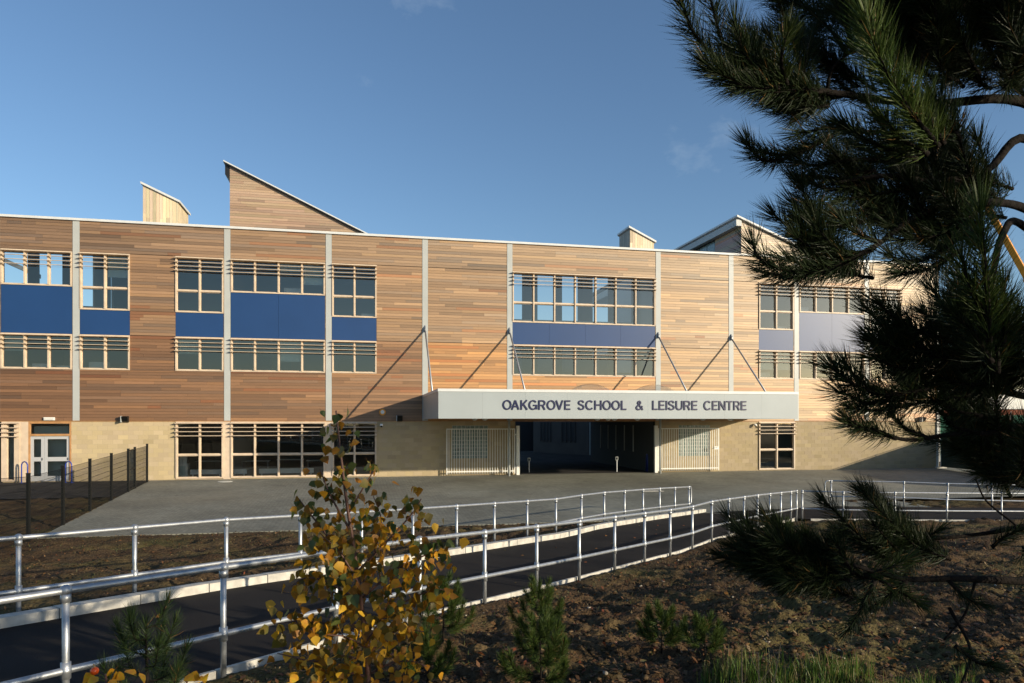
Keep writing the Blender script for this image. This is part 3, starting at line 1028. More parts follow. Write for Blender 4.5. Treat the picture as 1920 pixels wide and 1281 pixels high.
# radiators and furniture seen through the ground floor windows
for i, (pa, pb) in enumerate(((357, 418), (434, 463), (486, 588))):
    m = MB()
    a, b = fs(pa, .7), fs(pb, .7)
    m.box(a, b, .62, .74, .18, .42); m.box(a + .1, a + .16, .65, .7, .012, .18); m.box(b - .16, b - .1, .65, .7, .012, .18)
    q = m.build('radiator', M['white'], None); q.location = (0, FY, 0); q.rotation_euler = (0, 0, TH)
    tag(q, ['white low radiator inside the two pane ground floor window', 'short white radiator at the left of the four pane ground floor window', 'long white radiator under the four pane ground floor window'][i], 'radiator', 'radiators inside the ground floor windows')
me_t = None
for i, (p, d) in enumerate(((395, 3.0), (480, 2.6), (545, 3.6), (600, 2.4))):
    t = tag(empty('classroom_table', loc2w(fs(p, d), d, .012), TH), ['grey classroom table behind the two pane ground floor window', 'grey classroom table behind the left of the four pane window', 'grey classroom table deep behind the four pane window', 'grey classroom table behind the rightmost of the four panes'][i], 'table', 'classroom tables')
    MB().box(-.7, .7, -.35, .35, .70, .735).build('table_top', M['inwall'], t)
    for sx in (-.62, .62):
        for sy in (-.28, .28):
            MB().tube([(sx, sy, 0), (sx, sy, .699)], .016, 6).build('leg', M['rod'], t)
cb = tag(empty('office_machine', loc2w(fs(343, .8), .8, .012), TH), 'white box cabinet behind the ground floor window beside the block wall', 'cabinet')
MB().box(-.26, .26, -.2, .25, 0, .72).build('cabinet', M['white'], cb)
MB().box(-.2, .16, -.212, -.202, .1, .6).build('front_panel', M['blind'], cb)
MB().prism([(-.2, .721), (.2, .721), (.12, 1.0), (-.05, 1.12)], 'x', -.2, .2).build('lid', M['white'], cb)

# roof lanterns
def px_poly(pts, yl): return [(fs(a, yl), fz(a, b, yl)) for a, b in pts]
def board_fill(mb, poly, yl, pitch, vertical=False, tone=(0.36, .25, .165)):
    """clip boards to a convex polygon on the plane local y = yl"""
    def clip(pl, ax, v, keep_less):
        o = []
        for i in range(len(pl)):
            a, b = pl[i], pl[(i + 1) % len(pl)]
            ia = (a[ax] <= v) == keep_less or a[ax] == v; ib = (b[ax] <= v) == keep_less or b[ax] == v
            if ia: o.append(a)
            if ia != ib:
                t = (v - a[ax]) / (b[ax] - a[ax]); o.append((a[0] + (b[0] - a[0]) * t, a[1] + (b[1] - a[1]) * t))
        return o
    ax = 0 if vertical else 1
    lo = min(p[ax] for p in poly); hi = max(p[ax] for p in poly)
    v = lo
    while v < hi:
        pl = clip(clip(poly, ax, v + .005, False), ax, v + pitch - .005, True)
        if len(pl) > 2:
            o2 = 1 - ax
            l2 = min(p[o2] for p in pl); h2 = max(p[o2] for p in pl)
            x = l2 - R.uniform(0, 2)
            while x < h2:
                L = R.uniform(1.2, 4.0)
                p2 = clip(clip(pl, o2, x + .002, False), o2, x + L - .002, True) if True else pl
                if len(p2) > 2:
                    k = R.gauss(1, .14)
                    mb.prism([(p[0], p[1]) for p in p2], 'y', yl - .02, yl, tuple(t * k * R.uniform(.95, 1.05) for t in tone))
                x += L
        v += pitch
# tall left lantern: high on the left, falling to the right
YL = 6.0
A = px_poly([(430.5, 470), (700, 470), (690, 442), (424, 308), (424, 327), (430.5, 338)], YL)
lan = MB()
core = px_poly([(431.5, 480), (700, 480), (688, 443), (431.5, 313)], YL)
lan.prism(core, 'y', YL + .02, YL + 9.0)
L1 = lan.build('roof_lantern', M['membrane'], BLD)
mb = MB()
board_fill(mb, px_poly([(431, 480), (700, 480), (688, 443), (431, 312.5)], YL), YL, PITCH)
tag(mb.build('lantern_boards', M['cedar'], L1), kind='stuff')
rp = px_poly([(420, 305), (698, 446)], YL)
dz = 0.07
MB().prism([rp[0], rp[1], (rp[1][0], rp[1][1] + dz), (rp[0][0], rp[0][1] + dz)], 'y', YL - .25, YL + 9.2).build('lantern_roof', M['capping'], L1)
sf = px_poly([(422, 309), (431, 313.5), (431, 338), (422, 327)], YL)
MB().prism(sf, 'y', YL - .02, YL + 9.0).build('eaves_soffit', M['cedar'], L1)
MB().prism([(a[0], a[1] - .05) for a in rp] + [(rp[1][0], rp[1][1] - .002), (rp[0][0], rp[0][1] - .002)], 'y', YL - .18, YL + 9.0).build('roof_edge', M['roof'], L1)
# tall right lantern with a glazed left side
Y2 = 6.0
s_l = fs(1390, Y2); zt_ = fz(1390, 413, Y2); zb_ = 12.0
s_r = fs(1525, Y2); zr_ = fz(1510, 478, Y2)
q = MB().prism([(s_l + .02, zb_), (s_r, zb_), (s_r, zr_ - .1), (s_l + .02, zt_ - .02)], 'y', Y2 + .02, Y2 + 11.0)
L2 = q.build('roof_lantern', M['membrane'], BLD)
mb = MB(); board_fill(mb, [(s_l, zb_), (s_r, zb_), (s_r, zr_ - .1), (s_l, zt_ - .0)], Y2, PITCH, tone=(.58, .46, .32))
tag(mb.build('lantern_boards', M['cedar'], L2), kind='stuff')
mb = MB(); z = zb_
while z < zt_ - .3:
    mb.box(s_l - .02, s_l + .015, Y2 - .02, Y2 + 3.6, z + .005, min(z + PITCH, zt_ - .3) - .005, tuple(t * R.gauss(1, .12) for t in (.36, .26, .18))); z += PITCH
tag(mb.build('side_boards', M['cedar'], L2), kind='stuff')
for k in range(6):
    MB().box(s_l - .015, s_l + .012, Y2 + 3.65 + k * 1.2, Y2 + 4.78 + k * 1.2, zb_, zt_ - .5).build('clerestory_pane', M['glassblock'], L2)
sl_ = (zr_ - zt_) / (s_r - s_l)
oh = fs(1383, Y2) - s_l - .15
P0 = (s_l + oh, zt_ + sl_ * oh); P1 = (s_r + .2, zr_ - .1 + .06)
MB().prism([P0, P1, (P1[0], P1[1] + .12), (P0[0], P0[1] + .12)], 'y', Y2 - .22, Y2 + 11.2).build('lantern_roof', M['capping'], L2)
MB().box(s_l + oh, s_l - .03, Y2 - .1, Y2 + 11.1, zt_ - .42, zt_ - .0).build('eaves_fascia', M['greymetal'], L2)
# small ventilation turrets with upright boards
def turret(pl, pr, yl, depth, ytl, ytr, name_lab):
    s0, s1 = fs(pl, yl), fs(pr, yl); z0 = 12.0; zl, zr = fz(pl, ytl, yl), fz(pr, ytr, yl)
    t = MB().prism([(s0 + .02, z0), (s1 - .02, z0), (s1 - .02, zr - .05), (s0 + .02, zl - .05)], 'y', yl + .02, yl + depth - .02).build('roof_turret', M['membrane'], BLD)
    mb = MB(); board_fill(mb, [(s0, z0), (s1, z0), (s1, zr), (s0, zl)], yl, .17, True, (.64, .53, .36))
    y = yl
    while y < yl + depth - .05:
        k = R.gauss(1, .1)
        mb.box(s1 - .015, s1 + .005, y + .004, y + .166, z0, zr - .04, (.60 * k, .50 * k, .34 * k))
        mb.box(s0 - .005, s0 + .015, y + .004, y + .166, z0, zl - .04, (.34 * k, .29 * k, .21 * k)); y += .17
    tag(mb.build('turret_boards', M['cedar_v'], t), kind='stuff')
    k = (zr - zl) / (s1 - s0)
    MB().prism([(s0 - .1, zl - .1 * k + .0), (s1 + .12, zr + .12 * k), (s1 + .12, zr + .12 * k + .12), (s0 - .1, zl - .1 * k + .12)], 'y', yl - .12, yl + depth + .1).build('turret_roof', M['capping'], t)
turret(268, 334, 5.0, 2.4, 347, 379, 'a')
turret(1181, 1226, 5.0, 1.9, 429, 454, 'b')

# courtyard block behind the passage, raised and walled in to keep skylight out
mb = MB()
def seg(mb, a, b, z0, z1, th=.3):
    d = (Vector(b) - Vector(a)); nrm = Vector((-d.y, d.x)).normalized() * th
    p = [Vector(a), Vector(b), Vector(b) + nrm, Vector(a) + nrm]
    mb.add([(q.x, q.y, z0) for q in p] + [(q.x, q.y, z1) for q in p], [(3, 2, 1, 0), (4, 5, 6, 7), (0, 1, 5, 4), (1, 2, 6, 5), (2, 3, 7, 6), (3, 0, 4, 7)])
CT = tag(empty('courtyard_block', (0, FY, 0), TH), 'grey rendered courtyard wing seen through the entrance passage', 'building')
a_, b_ = (fs(1000, 27), 27.0), (fs(1122, 19), 19.0)
rd = plain('grey_render', (0.13, .125, .115), .9, var=.08, scale=1)
seg(mb, a_, b_, -.2, 11.0); mb.build('wall', rd, CT)
mb = MB(); seg(mb, (PS0 - 3, 12.0), (PS0 - 3, 30.0), -.2, 11.0); mb.build('side_wall', rd, CT)  # side walls added to cut the skylight in the courtyard
mb = MB(); seg(mb, (PS1 + 4, 30.0), (PS1 + 4, 12.0), -.2, 11.0); mb.build('side_wall', rd, CT)
mb = MB(); seg(mb, (fs(1122, 19), 19.0), (PS1 + 4.0, 19.0), -.2, 11.0); mb.build('wall', M['indark'], CT)
mb = MB(); seg(mb, (fs(960, 30), 30.0), (fs(1003, 30), 30.0), -.2, 11.0); mb.build('wall', M['indark'], CT)
va, vb = Vector(a_), Vector(b_)
for (u, v) in ((.12, .28), (.46, .66), (.86, 1.0)):
    m = MB(); p = va.lerp(vb, u); q = va.lerp(vb, v); nn = Vector((-(vb - va).y, (vb - va).x)).normalized()
    seg(m, tuple(p - nn * .03), tuple(q - nn * .03), 1.1 if v < .9 else 0, 2.75, .028)
    wn = m.build('window', M['indark'] if v < .9 else M['blind'], CT)
    for k in range(4):
        r = p.lerp(q, k / 3)
        MB().box(r.x - .05, r.x + .05, r.y - .09 - .03, r.y - .03, 1.0 if v < .9 else 0, 2.8).build('window_post', rd, wn)

# ---------------------------------------------------------------- entrance canopy
CAN = tag(empty('entrance_canopy', (0, FY, 0), TH), 'grey metal entrance canopy hung from four steel rods', 'canopy')
CD = 7.66
cs0, cs1 = fs(822, -CD), fs(1496, -CD)
cz1 = fz(822, 728.7, -CD); cz0 = fz(822, 785.0, -CD)
# fascia in sheet lengths with fine joints
npan = 9
for i in range(npan):
    a = cs0 + (cs1 - cs0) * i / npan; b = cs0 + (cs1 - cs0) * (i + 1) / npan
    MB().box(a + (.0015 if i else 0), b - (.0015 if i < npan - 1 else 0), -CD, -CD + .04, cz0, cz1 - .12).build('fascia_panel', M['fascia'], CAN)
MB().box(cs0, cs0 + .04, -CD + .041, -0.07, cz0, cz1 - .12).build('side_fascia', M['greymetal'], CAN)
cs2 = cs1 + 1.9                                         # the right side splays out towards the wall
MB().prism([(cs1 - .045, -CD + .041), (cs1, -CD + .041), (cs2, -0.07), (cs2 - .045, -0.07)], 'z', cz0, cz1 - .12).build('side_fascia', M['greymetal'], CAN)
m = MB()
m.box(cs0 - .025, cs1 + .025, -CD - .025, -CD + .12, cz1 - .119, cz1)
m.box(cs0 - .025, cs0 + .1, -CD + .121, -0.07, cz1 - .119, cz1); m.prism([(cs1 - .1, -CD + .121), (cs1 + .025, -CD + .121), (cs2 + .025, -0.07), (cs2 - .1, -0.07)], 'z', cz1 - .119, cz1)
m.build('fascia_capping', M['capping'], CAN)
MB().prism([(cs0 + .041, -CD + .041), (cs1 - .05, -CD + .041), (cs2 - .05, -0.07), (cs0 + .041, -0.07)], 'z', cz0 + .05, cz0 + .12).build('soffit', M['greymetal'], CAN)
MB().prism([(cs0 + .041, -CD + .13), (cs1 - .05, -CD + .13), (cs2 - .05, -0.07), (cs0 + .041, -0.07)], 'z', cz1 - .35, cz1 - .22).build('deck', M['roof'], CAN)
rods = [(797, 618, 3.9), (955, 622, 3.9), (1233, 630, 3.9), (1369.5, 634, 3.9)]
for (p, y, n) in rods:
    s = fs(p); zt = fz(p, y)
    rod = MB().tube([(s, -.08, zt), (s + .0, -n - .0, cz1 - .05)], .045, 8).build('tie_rod', M['rod'], CAN, True)
    MB().prism([(-.063, zt + .22), (-.063, zt - .16), (-.22, zt - .1), (-.22, zt + .02)], 'x', s - .03, s + .03).build('top_bracket', M['rod'], rod)
    MB().prism([(-n - .14, cz1 - .24), (-n + .14, cz1 - .24), (-n + .05, cz1 + .06), (-n - .06, cz1 + .06)], 'x', s - .025, s + .025).build('foot_bracket', M['white'], rod)
for p in (1068 + 38, 1225):
    s = fs(p, -4.6); m = MB(); m2 = MB()
    m2.box(s - 1.0, s + 1.0, -5.6, -3.6, cz1 - .22, cz1 + .02)
    cu = m2.build('rooflight', M['capping'], CAN)
    vs = []; fc = []
    Nn = 10
    for i in range(Nn + 1):
        for j in range(Nn + 1):
            u = i / Nn * 2 - 1; v = j / Nn * 2 - 1
            vs.append((s + u * .93, -4.6 + v * .93, cz1 + .02 + .42 * (1 - abs(u) ** 2.4) ** .8 * (1 - abs(v) ** 2.4) ** .8))
    for i in range(Nn):
        for j in range(Nn):
            a = i * (Nn + 1) + j; fc.append((a, a + Nn + 1, a + Nn + 2, a + 1))
    m.add(vs, fc).build('dome', M['dome'], cu, True)
for p in (954.5, 1238):
    s = fs(p, -.75); MB().tube([(s, -.75, -.05), (s, -.75, cz0 + .05)], .062, 10).build('column', M['greymetal'], CAN, True)
for i, (p, n) in enumerate(((890, 3), (909, 3), (1120, 4.5), (1140, 2.5), (1152, 5.5), (1195, 3.0), (1318, 3.0), (1369, 1.2))):
    s = fs(p, -n); m = MB()
    l = empty('soffit_light', loc2w(s, -n, cz0 + .05), TH)
    tag(l, 'round bulkhead light under the entrance canopy', 'light', 'bulkhead lights under the canopy')
    MB().tube([(0, 0, -.03), (0, 0, 0)], .16, 14).build('base', M['black'], l)
    MB().ball((0, 0, -.03), .15, 12, 6, .7).build('lens', M['inwall'], l, True)

# sign lettering on the fascia
SGN = tag(empty('sign_lettering', (0, FY, 0), TH), 'navy raised letters reading OAKGROVE SCHOOL & LEISURE CENTRE on the grey canopy', 'sign')
def arc(cx, cy, rx, ry, a0, a1, n=18):
    return [(cx + rx * math.cos(math.radians(a0 + (a1 - a0) * i / n)), cy + ry * math.sin(math.radians(a0 + (a1 - a0) * i / n))) for i in range(n + 1)]
HW = .076
def spl(pts):
    return [tuple(p[:2]) for p in smooth_path([(x, y, 0) for x, y in pts], 4)]
def glyphs():
    G = {}
    G['O'] = (.88, [arc(.44, .5, .375, .445, 0, 360, 28)])
    G['A'] = (.80, [[(.06, 0), (.40, .97)], [(.40, .97), (.74, 0)], [(.19, .33), (.61, .33)]])
    G['K'] = (.74, [[(HW, 0), (HW, 1)], [(.64, 1), (.10, .40)], [(.28, .58), (.68, 0)]])
    G['G'] = (.90, [arc(.44, .5, .375, .445, 38, 322, 24) + [(.80, .30)], [(.80, .05), (.80, .46), (.47, .46)]])
    G['R'] = (.74, [[(HW, 0), (HW, 1)], [(HW, .935), (.42, .935)] + arc(.42, .70, .235, .235, 90, -90, 10)[1:] + [(HW, .465)], [(.42, .465), (.66, 0)]])
    G['V'] = (.78, [[(.06, 1), (.39, .03)], [(.39, .03), (.72, 1)]])
    G['E'] = (.63, [[(HW, 0), (HW, 1)], [(HW, HW), (.61, HW)], [(HW, .52), (.57, .52)], [(HW, .935), (.61, .935)]])
    G['S'] = (.68, [spl([(.60, .74), (.52, .89), (.34, .945), (.16, .89), (.09, .74), (.17, .60), (.34, .525), (.52, .44), (.61, .28), (.53, .11), (.34, .055), (.14, .11), (.06, .27)])])
    G['C'] = (.82, [arc(.44, .5, .375, .445, 42, 318, 24)])
    G['H'] = (.76, [[(HW, 0), (HW, 1)], [(.694, 0), (.694, 1)], [(HW, .52), (.694, .52)]])
    G['L'] = (.58, [[(HW, 0), (HW, 1)], [(HW, HW), (.57, HW)]])
    G['I'] = (.132, [[(HW, 0), (HW, 1)]])
    G['U'] = (.75, [[(HW, 1), (HW, .36)] + arc(.375, .36, .309, .305, 180, 360, 12)[1:] + [(.684, 1)]])
    G['N'] = (.77, [[(HW, 0), (HW, 1)], [(.10, .96), (.67, .04)], [(.704, 0), (.704, 1)]])
    G['T'] = (.66, [[(.33, 0), (.33, 1)], [(.02, .935), (.64, .935)]])
    G['&'] = (.76, [spl([(.72, .02), (.30, .60), (.22, .79), (.34, .945), (.48, .82), (.42, .66), (.16, .42), (.07, .24), (.17, .08), (.34, .055), (.54, .17), (.66, .44)])])
    return G
def word(txt, pa, pb, py0, py1):
    yl = -CD - .03
    s0, s1 = fs(pa, yl), fs(pb, yl)
    zb = fz((pa + pb) / 2, py1, yl); zt = fz((pa + pb) / 2, py0, yl)
    G = glyphs()
    gap = .13
    wid = [G[c][0] for c in txt]
    kern = [(-.10 if a in 'AVO' and b in 'AV' else 0) + (-.04 if a in 'OKG' and b in 'OGAR' else 0) for a, b in zip(txt[:-1], txt[1:])] + [0]
    tot = sum(wid) + gap * (len(txt) - 1) + sum(kern)
    kx = (s1 - s0) / tot; kz = zt - zb
    x = 0.0
    for c, w_, kn in zip(txt, wid, kern):
        mb = MB()
        for li, ln_ in enumerate(G[c][1]):
            P = [Vector((s0 + (x + u) * kx, zb + v * kz)) for u, v in ln_]
            closed = (P[0] - P[-1]).length < 1e-4
            if closed: P = P[:-1]
            n = len(P); hw = HW * kz; Lp = []; Rp = []
            for i in range(n):
                pv = P[i - 1] if (i > 0 or closed) else None; nx_ = P[(i + 1) % n] if (i < n - 1 or closed) else None
                d1 = (P[i] - pv).normalized() if pv is not None else None; d2 = (nx_ - P[i]).normalized() if nx_ is not None else None
                d = ((d1 or d2) + (d2 or d1)).normalized()
                nn = Vector((-d.y, d.x)); k = hw / max(.5, nn.dot(Vector((-(d2 or d1).y, (d2 or d1).x))))
                Lp.append(P[i] + nn * k); Rp.append(P[i] - nn * k)
            y0, y1 = -CD - .034 - .0015 * li, -CD - .004
            vs = [(p.x, y, p.y) for y in (y0, y1) for p in Lp] + [(p.x, y, p.y) for y in (y0, y1) for p in Rp]
            fc = []
            for i in range(n if closed else n - 1):
                j = (i + 1) % n
                fc += [(i, j, 2 * n + j, 2 * n + i), (i, n + i, n + j, j), (2 * n + i, 2 * n + j, 3 * n + j, 3 * n + i)]
            if not closed:
                fc += [(0, 2 * n, 3 * n, n), (n - 1, 2 * n - 1, 4 * n - 1, 3 * n - 1)]
            mb.add(vs, fc)
        mb.build('letter', M['navy'], SGN)
        x += w_ + gap + kn
word('OAKGROVE', 943, 1070, 750.5, 768.5)
word('SCHOOL', 1084, 1175, 751, 768.8)
word('&', 1192.5, 1206.5, 751.5, 769)
word('LEISURE', 1223.5, 1308, 751.5, 769)
word('CENTRE', 1320, 1400, 752, 769.3)

# ---------------------------------------------------------------- gates, wall fittings, bollards
def gate(label, pl, pr, thick_right, lock):
    yl = -.38
    s0, s1 = fs(pl, yl), fs(pr, yl); H = 2.46
    g = tag(empty('metal_gate', loc2w(s0, yl, 0), TH), label, 'gate', 'folded back entrance gates')
    W = s1 - s0
    MB().box(0, W, -.02, .02, H - .05, H).build('top_rail', M['white'], g)
    MB().box(0, W, -.022, .022, .17, .22).build('bottom_rail', M['white'], g)
    for x, wd in ((0, .05), (W - .05, .05)):
        MB().box(x, x + wd, -.025, .025, .06, H - .051 if False else H - .052).build('stile', M['white'], g)
    me = MB().box(-.014, .014, -.014, .014, .08, H - .053).mesh('bar'); me.materials.append(M['white'])
    n = 27
    for i in range(1, n):
        o = link('bar', me, None, g); o.location = (W * i / n, 0, 0)
    px_ = W + .06 if thick_right else -.22
    MB().box(px_, px_ + .17, -.08, .09, -.02, H + .15).build('post', M['white'], g)
    for z in (.35, 2.1):
        MB().box(px_ - .06 if thick_right else px_ + .17, px_ if thick_right else px_ + .22, -.02, .02, z, z + .08).build('hinge', M['white'], g)
    if lock:
        MB().box(W - .32, W - .052, -.05, .05, 1.25, 1.42).build('lock_box', M['white'], g)
        MB().tube([(W - .40, -.06, 1.3), (W - .28, -.07, 1.34), (W - .12, -.06, 1.36)], .016, 6).build('lock_handle', M['rod'], g)
gate('white barred steel gate folded back left of the entrance passage', 837, 966, True, False)
gate('white barred steel gate with lock folded back right of the entrance passage', 1234, 1348, False, True)

def on_wall(name, px, py, label, cat, group=None):
    return tag(empty(name, loc2w(fs(px), -.05, fz(px, py)), TH), label, cat, group)
for px, py, lb in ((237, 786.5, 'black box floodlight on the cedar above the block wall by the mesh fence'), (749, 785, 'black box floodlight in the canopy shadow left of the entrance'), (1726, 786.5, 'black box floodlight at the right end of the school wall')):
    o = on_wall('wall_floodlight', px, py, lb, 'floodlight', 'box floodlights along the facade')
    MB().prism([(-.03, -.15), (-.20, -.09), (-.30, .13), (-.03, .16)], 'x', -.14, .14).build('housing', M['black'], o)
    MB().box(-.17, -.142, -.29, -.02, -.14, .16).build('side_plate', M['greymetal'], o)
    MB().box(-.05, .05, -.03, .03, -.06, .06).build('bracket', M['black'], o)
o = on_wall('alarm_sounder', 717, 773, 'round orange and white alarm sounder in the canopy shadow', 'alarm')
MB().tube([(0, 0, 0), (0, -.08, 0)], .17, 20).build('rim', M['orange'], o)
MB().tube([(0, -.081, 0), (0, -.11, 0)], [.10, .08], 16).build('face', M['white'], o)
for px, py, lb in ((715, 798.5, 'small white dome camera on the shaded block wall'), (1413, 798, 'small white dome camera right of the entrance gates')):
    o = on_wall('security_camera', px, py, lb, 'camera', 'dome cameras on the block wall')
    MB().box(-.06, .06, -.14, .02, .03, .10).build('arm', M['white'], o)
    MB().ball((0, -.15, 0.02), .085, 12, 8).build('dome', M['white'], o, True)
    MB().ball((0, -.18, -0.02), .06, 10, 6).build('lens', M['black'], o, True)
o = on_wall('emergency_light', 94, 785.5, 'white bulkhead light above the grey double doors', 'light')
MB().box(-.23, .23, -.10, 0, -.07, .07).build('body', M['white'], o)
MB().box(-.20, .20, -.125, -.101, -.05, .05).build('diffuser', M['inwall'], o)

for i, (px, py_top, py_bot) in enumerate(((992, 858, 886), (1156.5, 856, 885))):
    Y = 2.88 * F / (py_bot - HY); p = at(px, py_bot, Y)
    b = tag(empty('access_post', (p.x, p.y, -.04)), ['slim post with pale reader head at the left of the passage', 'slim post with pale reader head at the right of the passage'][i], 'bollard', 'reader posts in the passage')
    h = 2.88 - (py_top - HY) / F * Y
    MB().tube([(0, 0, 0), (0, 0, h - .2)], .035, 8).build('shaft', M['rod'], b)
    MB().box(-.075, .075, -.05, .05, h - .2, h).build('reader_head', M['greymetal'], b)
    MB().box(-.045, .045, -.058, -.051, h - .17, h - .04).build('reader_face', M['black'], b)
p = at(1213, 884, 2.88 * F / 94)
b = tag(empty('cycle_stand', (p.x, p.y, -.04)), 'blue hoop stand in the shade at the right passage wall', 'cycle stand', 'blue hoop stands')
def hoop(o):
    pts = [(-.0, -.20, 0), (-.0, -.20, .80)] + [(-.0, -.20 * math.cos(a), .80 + .20 * math.sin(a)) for a in np.linspace(.3, math.pi - .3, 7)] + [(0, .20, .80), (0, .20, 0)]
    MB().tube(pts, .028, 8).build('hoop', M['bluepaint'], o, True)
    MB().box(-.07, .07, -.27, -.13, 0, .012).build('base_plate', M['bluepaint'], o)
    MB().box(-.07, .07, .13, .27, 0, .012).build('base_plate', M['bluepaint'], o)
hoop(b)
for px, py, lb in ((46, 907, 'blue hoop stand left of the grey double doors'), (128.5, 906, 'blue hoop stand at the right edge of the grey double doors')):
    Y = 2.9 * F / (py - HY); p = at(px, py, Y)
    b = tag(empty('cycle_stand', (p.x, p.y, -.03), math.radians(70)), lb, 'cycle stand', 'blue hoop stands'); hoop(b)
mh = tag(MB().tube([(0, 0, 0), (0, 0, .012)], .34, 18).build('manhole_cover', M['inwall']), 'pale round cover plate in the paving before the timber post', 'drain cover')
p = at(422, 905, 2.95 * F / 115); mh.location = (p.x, p.y, float(plaza_z(-w2loc(p.x, p.y)[1])) + .002)
mh = tag(MB().box(-.45, .45, -.3, .3, 0, .012).build('manhole_cover', M['kerb']), 'pale rectangular cover plate in the paving behind the rail end', 'drain cover')
p = at(1222, 921, 3.08 * F / 131); mh.location = (p.x, p.y, float(plaza_z(-w2loc(p.x, p.y)[1])) + .002); mh.rotation_euler = (0, 0, TH)

# ---------------------------------------------------------------- black mesh fence on the left
FEN = tag(empty('mesh_fence', (FENCE_A.x, FENCE_A.y, 0)), 'black wire mesh fence with square posts running to the school wall', 'fence')
fd = FENCE_B - FENCE_A; FLn = fd.length; fu = fd / FLn
Ys = [13.4, 16.4, 19.2, 22.0, 24.8, 27.6, 30.3, 31.5, 34.0]
def fpt(Y): return Vector((fence_x(Y), Y))
fz_ = lambda p: float(ground_h(p.x, p.y))
prevp = None
for i, Y in enumerate(Ys):
    p = fpt(Y); z = fz_(p) - .05; H = 1.86
    l = p - FENCE_A
    th = .085
    post = MB().box(-th / 2, th / 2, -th / 2, th / 2, 0, H).build('post', M['black'], FEN)
    post.location = (l.x, l.y, z); post.rotation_euler = (0, 0, math.atan2(fu.y, fu.x))
    MB().box(-th / 2 - .005, th / 2 + .005, -th / 2 - .005, th / 2 + .005, H, H + .02).build('cap', M['black'], post)
    if prevp is not None:
        a, b = prevp; q = p
        mb = MB()
        L = (q - a).length
        isgate = (i == 7)
        nh = int(L / 0.05)
        za = b + .06; zb = z + .06
        for k in range(1, nh):
            c = a.lerp(q, k / nh) - FENCE_A; zz0 = za + (zb - za) * k / nh
            mb.tube([(c.x, c.y, zz0), (c.x, c.y, zz0 + 1.72)], .0036, 3, cap=False)
        for k in range(0, 10):
            hz = .02 + k * 1.70 / 9
            c0, c1 = a - FENCE_A, q - FENCE_A
            r_ = .006
            mb.tube([(c0.x, c0.y, za + hz), (c1.x, c1.y, zb + hz)], r_, 4, cap=False)
        pn = mb.build('mesh_panel', M['black'], FEN)
        if isgate:
            c0, c1 = a - FENCE_A, q - FENCE_A
            MB().tube([(c0.x, c0.y, za + 1.72), (c1.x, c1.y, zb + 1.72)], .025, 6).build('gate_rail', M['black'], FEN)
            MB().tube([(c0.x, c0.y, za + .9), (c1.x, c1.y, zb + .9)], .025, 6).build('gate_rail', M['black'], FEN)
            MB().tube([(c0.x, c0.y, za + .05), (c1.x, c1.y, zb + .05)], .025, 6).build('gate_rail', M['black'], FEN)
    prevp = (p, z)

# ---------------------------------------------------------------- galvanised handrails
RH, RM, RR = 0.92, 0.335, 0.026
def handrail(label, posts, zf, end_loop=None, start_loop=None, corner=None):
    o = tag(empty('handrail', (posts[0][0], posts[0][1], 0)), label, 'handrail', 'galvanised handrails')
    ox, oy = posts[0][0], posts[0][1]
    line = []
    for (X, Y) in posts:
        z = zf(X, Y)
        line.append(Vector((X - ox, Y - oy, z)))
    for p in line:
        post = MB().tube([(p.x, p.y, p.z - .15), (p.x, p.y, p.z + RH)], RR, 10).build('post', M['galv'], o, True)
        m = MB().ball((p.x, p.y, p.z + RH), .044, 12, 8)
        m.tube([(p.x, p.y, p.z + RH - .085), (p.x, p.y, p.z + RH - .02)], .037, 10)
        m.build('top_fitting', M['galv'], post, True)
        m = MB().ball((p.x, p.y, p.z + RM), .042, 12, 8)
        m.tube([(p.x, p.y, p.z + RM - .06), (p.x, p.y, p.z + RM + .06)], .036, 10)
        m.build('middle_fitting', M['galv'], post, True)
    def loop(p, d):
        d = Vector((d.x, d.y, 0)).normalized()
        pts = []
        for a in np.linspace(math.pi / 2, -math.pi / 2, 9):
            k = .10
            cy = (RH + RM) / 2
            half = (RH - RM) / 2
            zz = (half - k) * (1 if a > 0 else -1 if a < 0 else 0) + k * math.sin(a)
            pts.append(p + d * (.12 + k * math.cos(a)) + Vector((0, 0, cy + zz)))
        pts = [p + Vector((0, 0, RH))] + pts + [p + Vector((0, 0, RM))]
        MB().tube(pts, RR, 10).build('end_loop', M['galv'], o, True)
    MB().tube([p + Vector((0, 0, RH)) for p in line], RR, 10).build('top_rail', M['galv'], o, True)
    MB().tube([p + Vector((0, 0, RM)) for p in line], RR, 10).build('middle_rail', M['galv'], o, True)
    if end_loop: loop(line[-1], line[-1] - line[-2])
    if start_loop: loop(line[0], line[0] - line[1])
    return o
zpath = lambda X, Y: float(prof(X * PU[0] + Y * PU[1]))
nearp = [pt_(2.47 + 1.285 * i, NEAR) for i in range(-3, 18)] + [pt_(25.1, NEAR)]
handrail('long galvanised handrail along the near side of the ramped path', nearp, zpath)
farp = [pt_(3.4 + 1.27 * i, FAR) for i in range(-4, 17)]
handrail('long galvanised handrail on the far kerb of the ramped path', farp, zpath, end_loop=True)
zcr = lambda X, Y: cz(X, Y)
c0 = pt_(25.1, NEAR)
frp = [(c0[0] + .18, c0[1] - .02), (10.95, 23.62), (12.62, 23.55), (14.3, 23.5), (16.1, 23.5), (17.9, 23.5), (19.7, 23.5)]
handrail('galvanised handrail along the near side of the cross path at right', frp, zcr)
bkp = [(12.15, 27.2), (13.4, 27.05), (14.75, 26.9), (16.1, 26.4), (17.6, 26.2), (19.1, 26.0), (20.6, 25.9)]
handrail('galvanised handrail with looped end behind the cross path at right', bkp, zcr, start_loop=True)

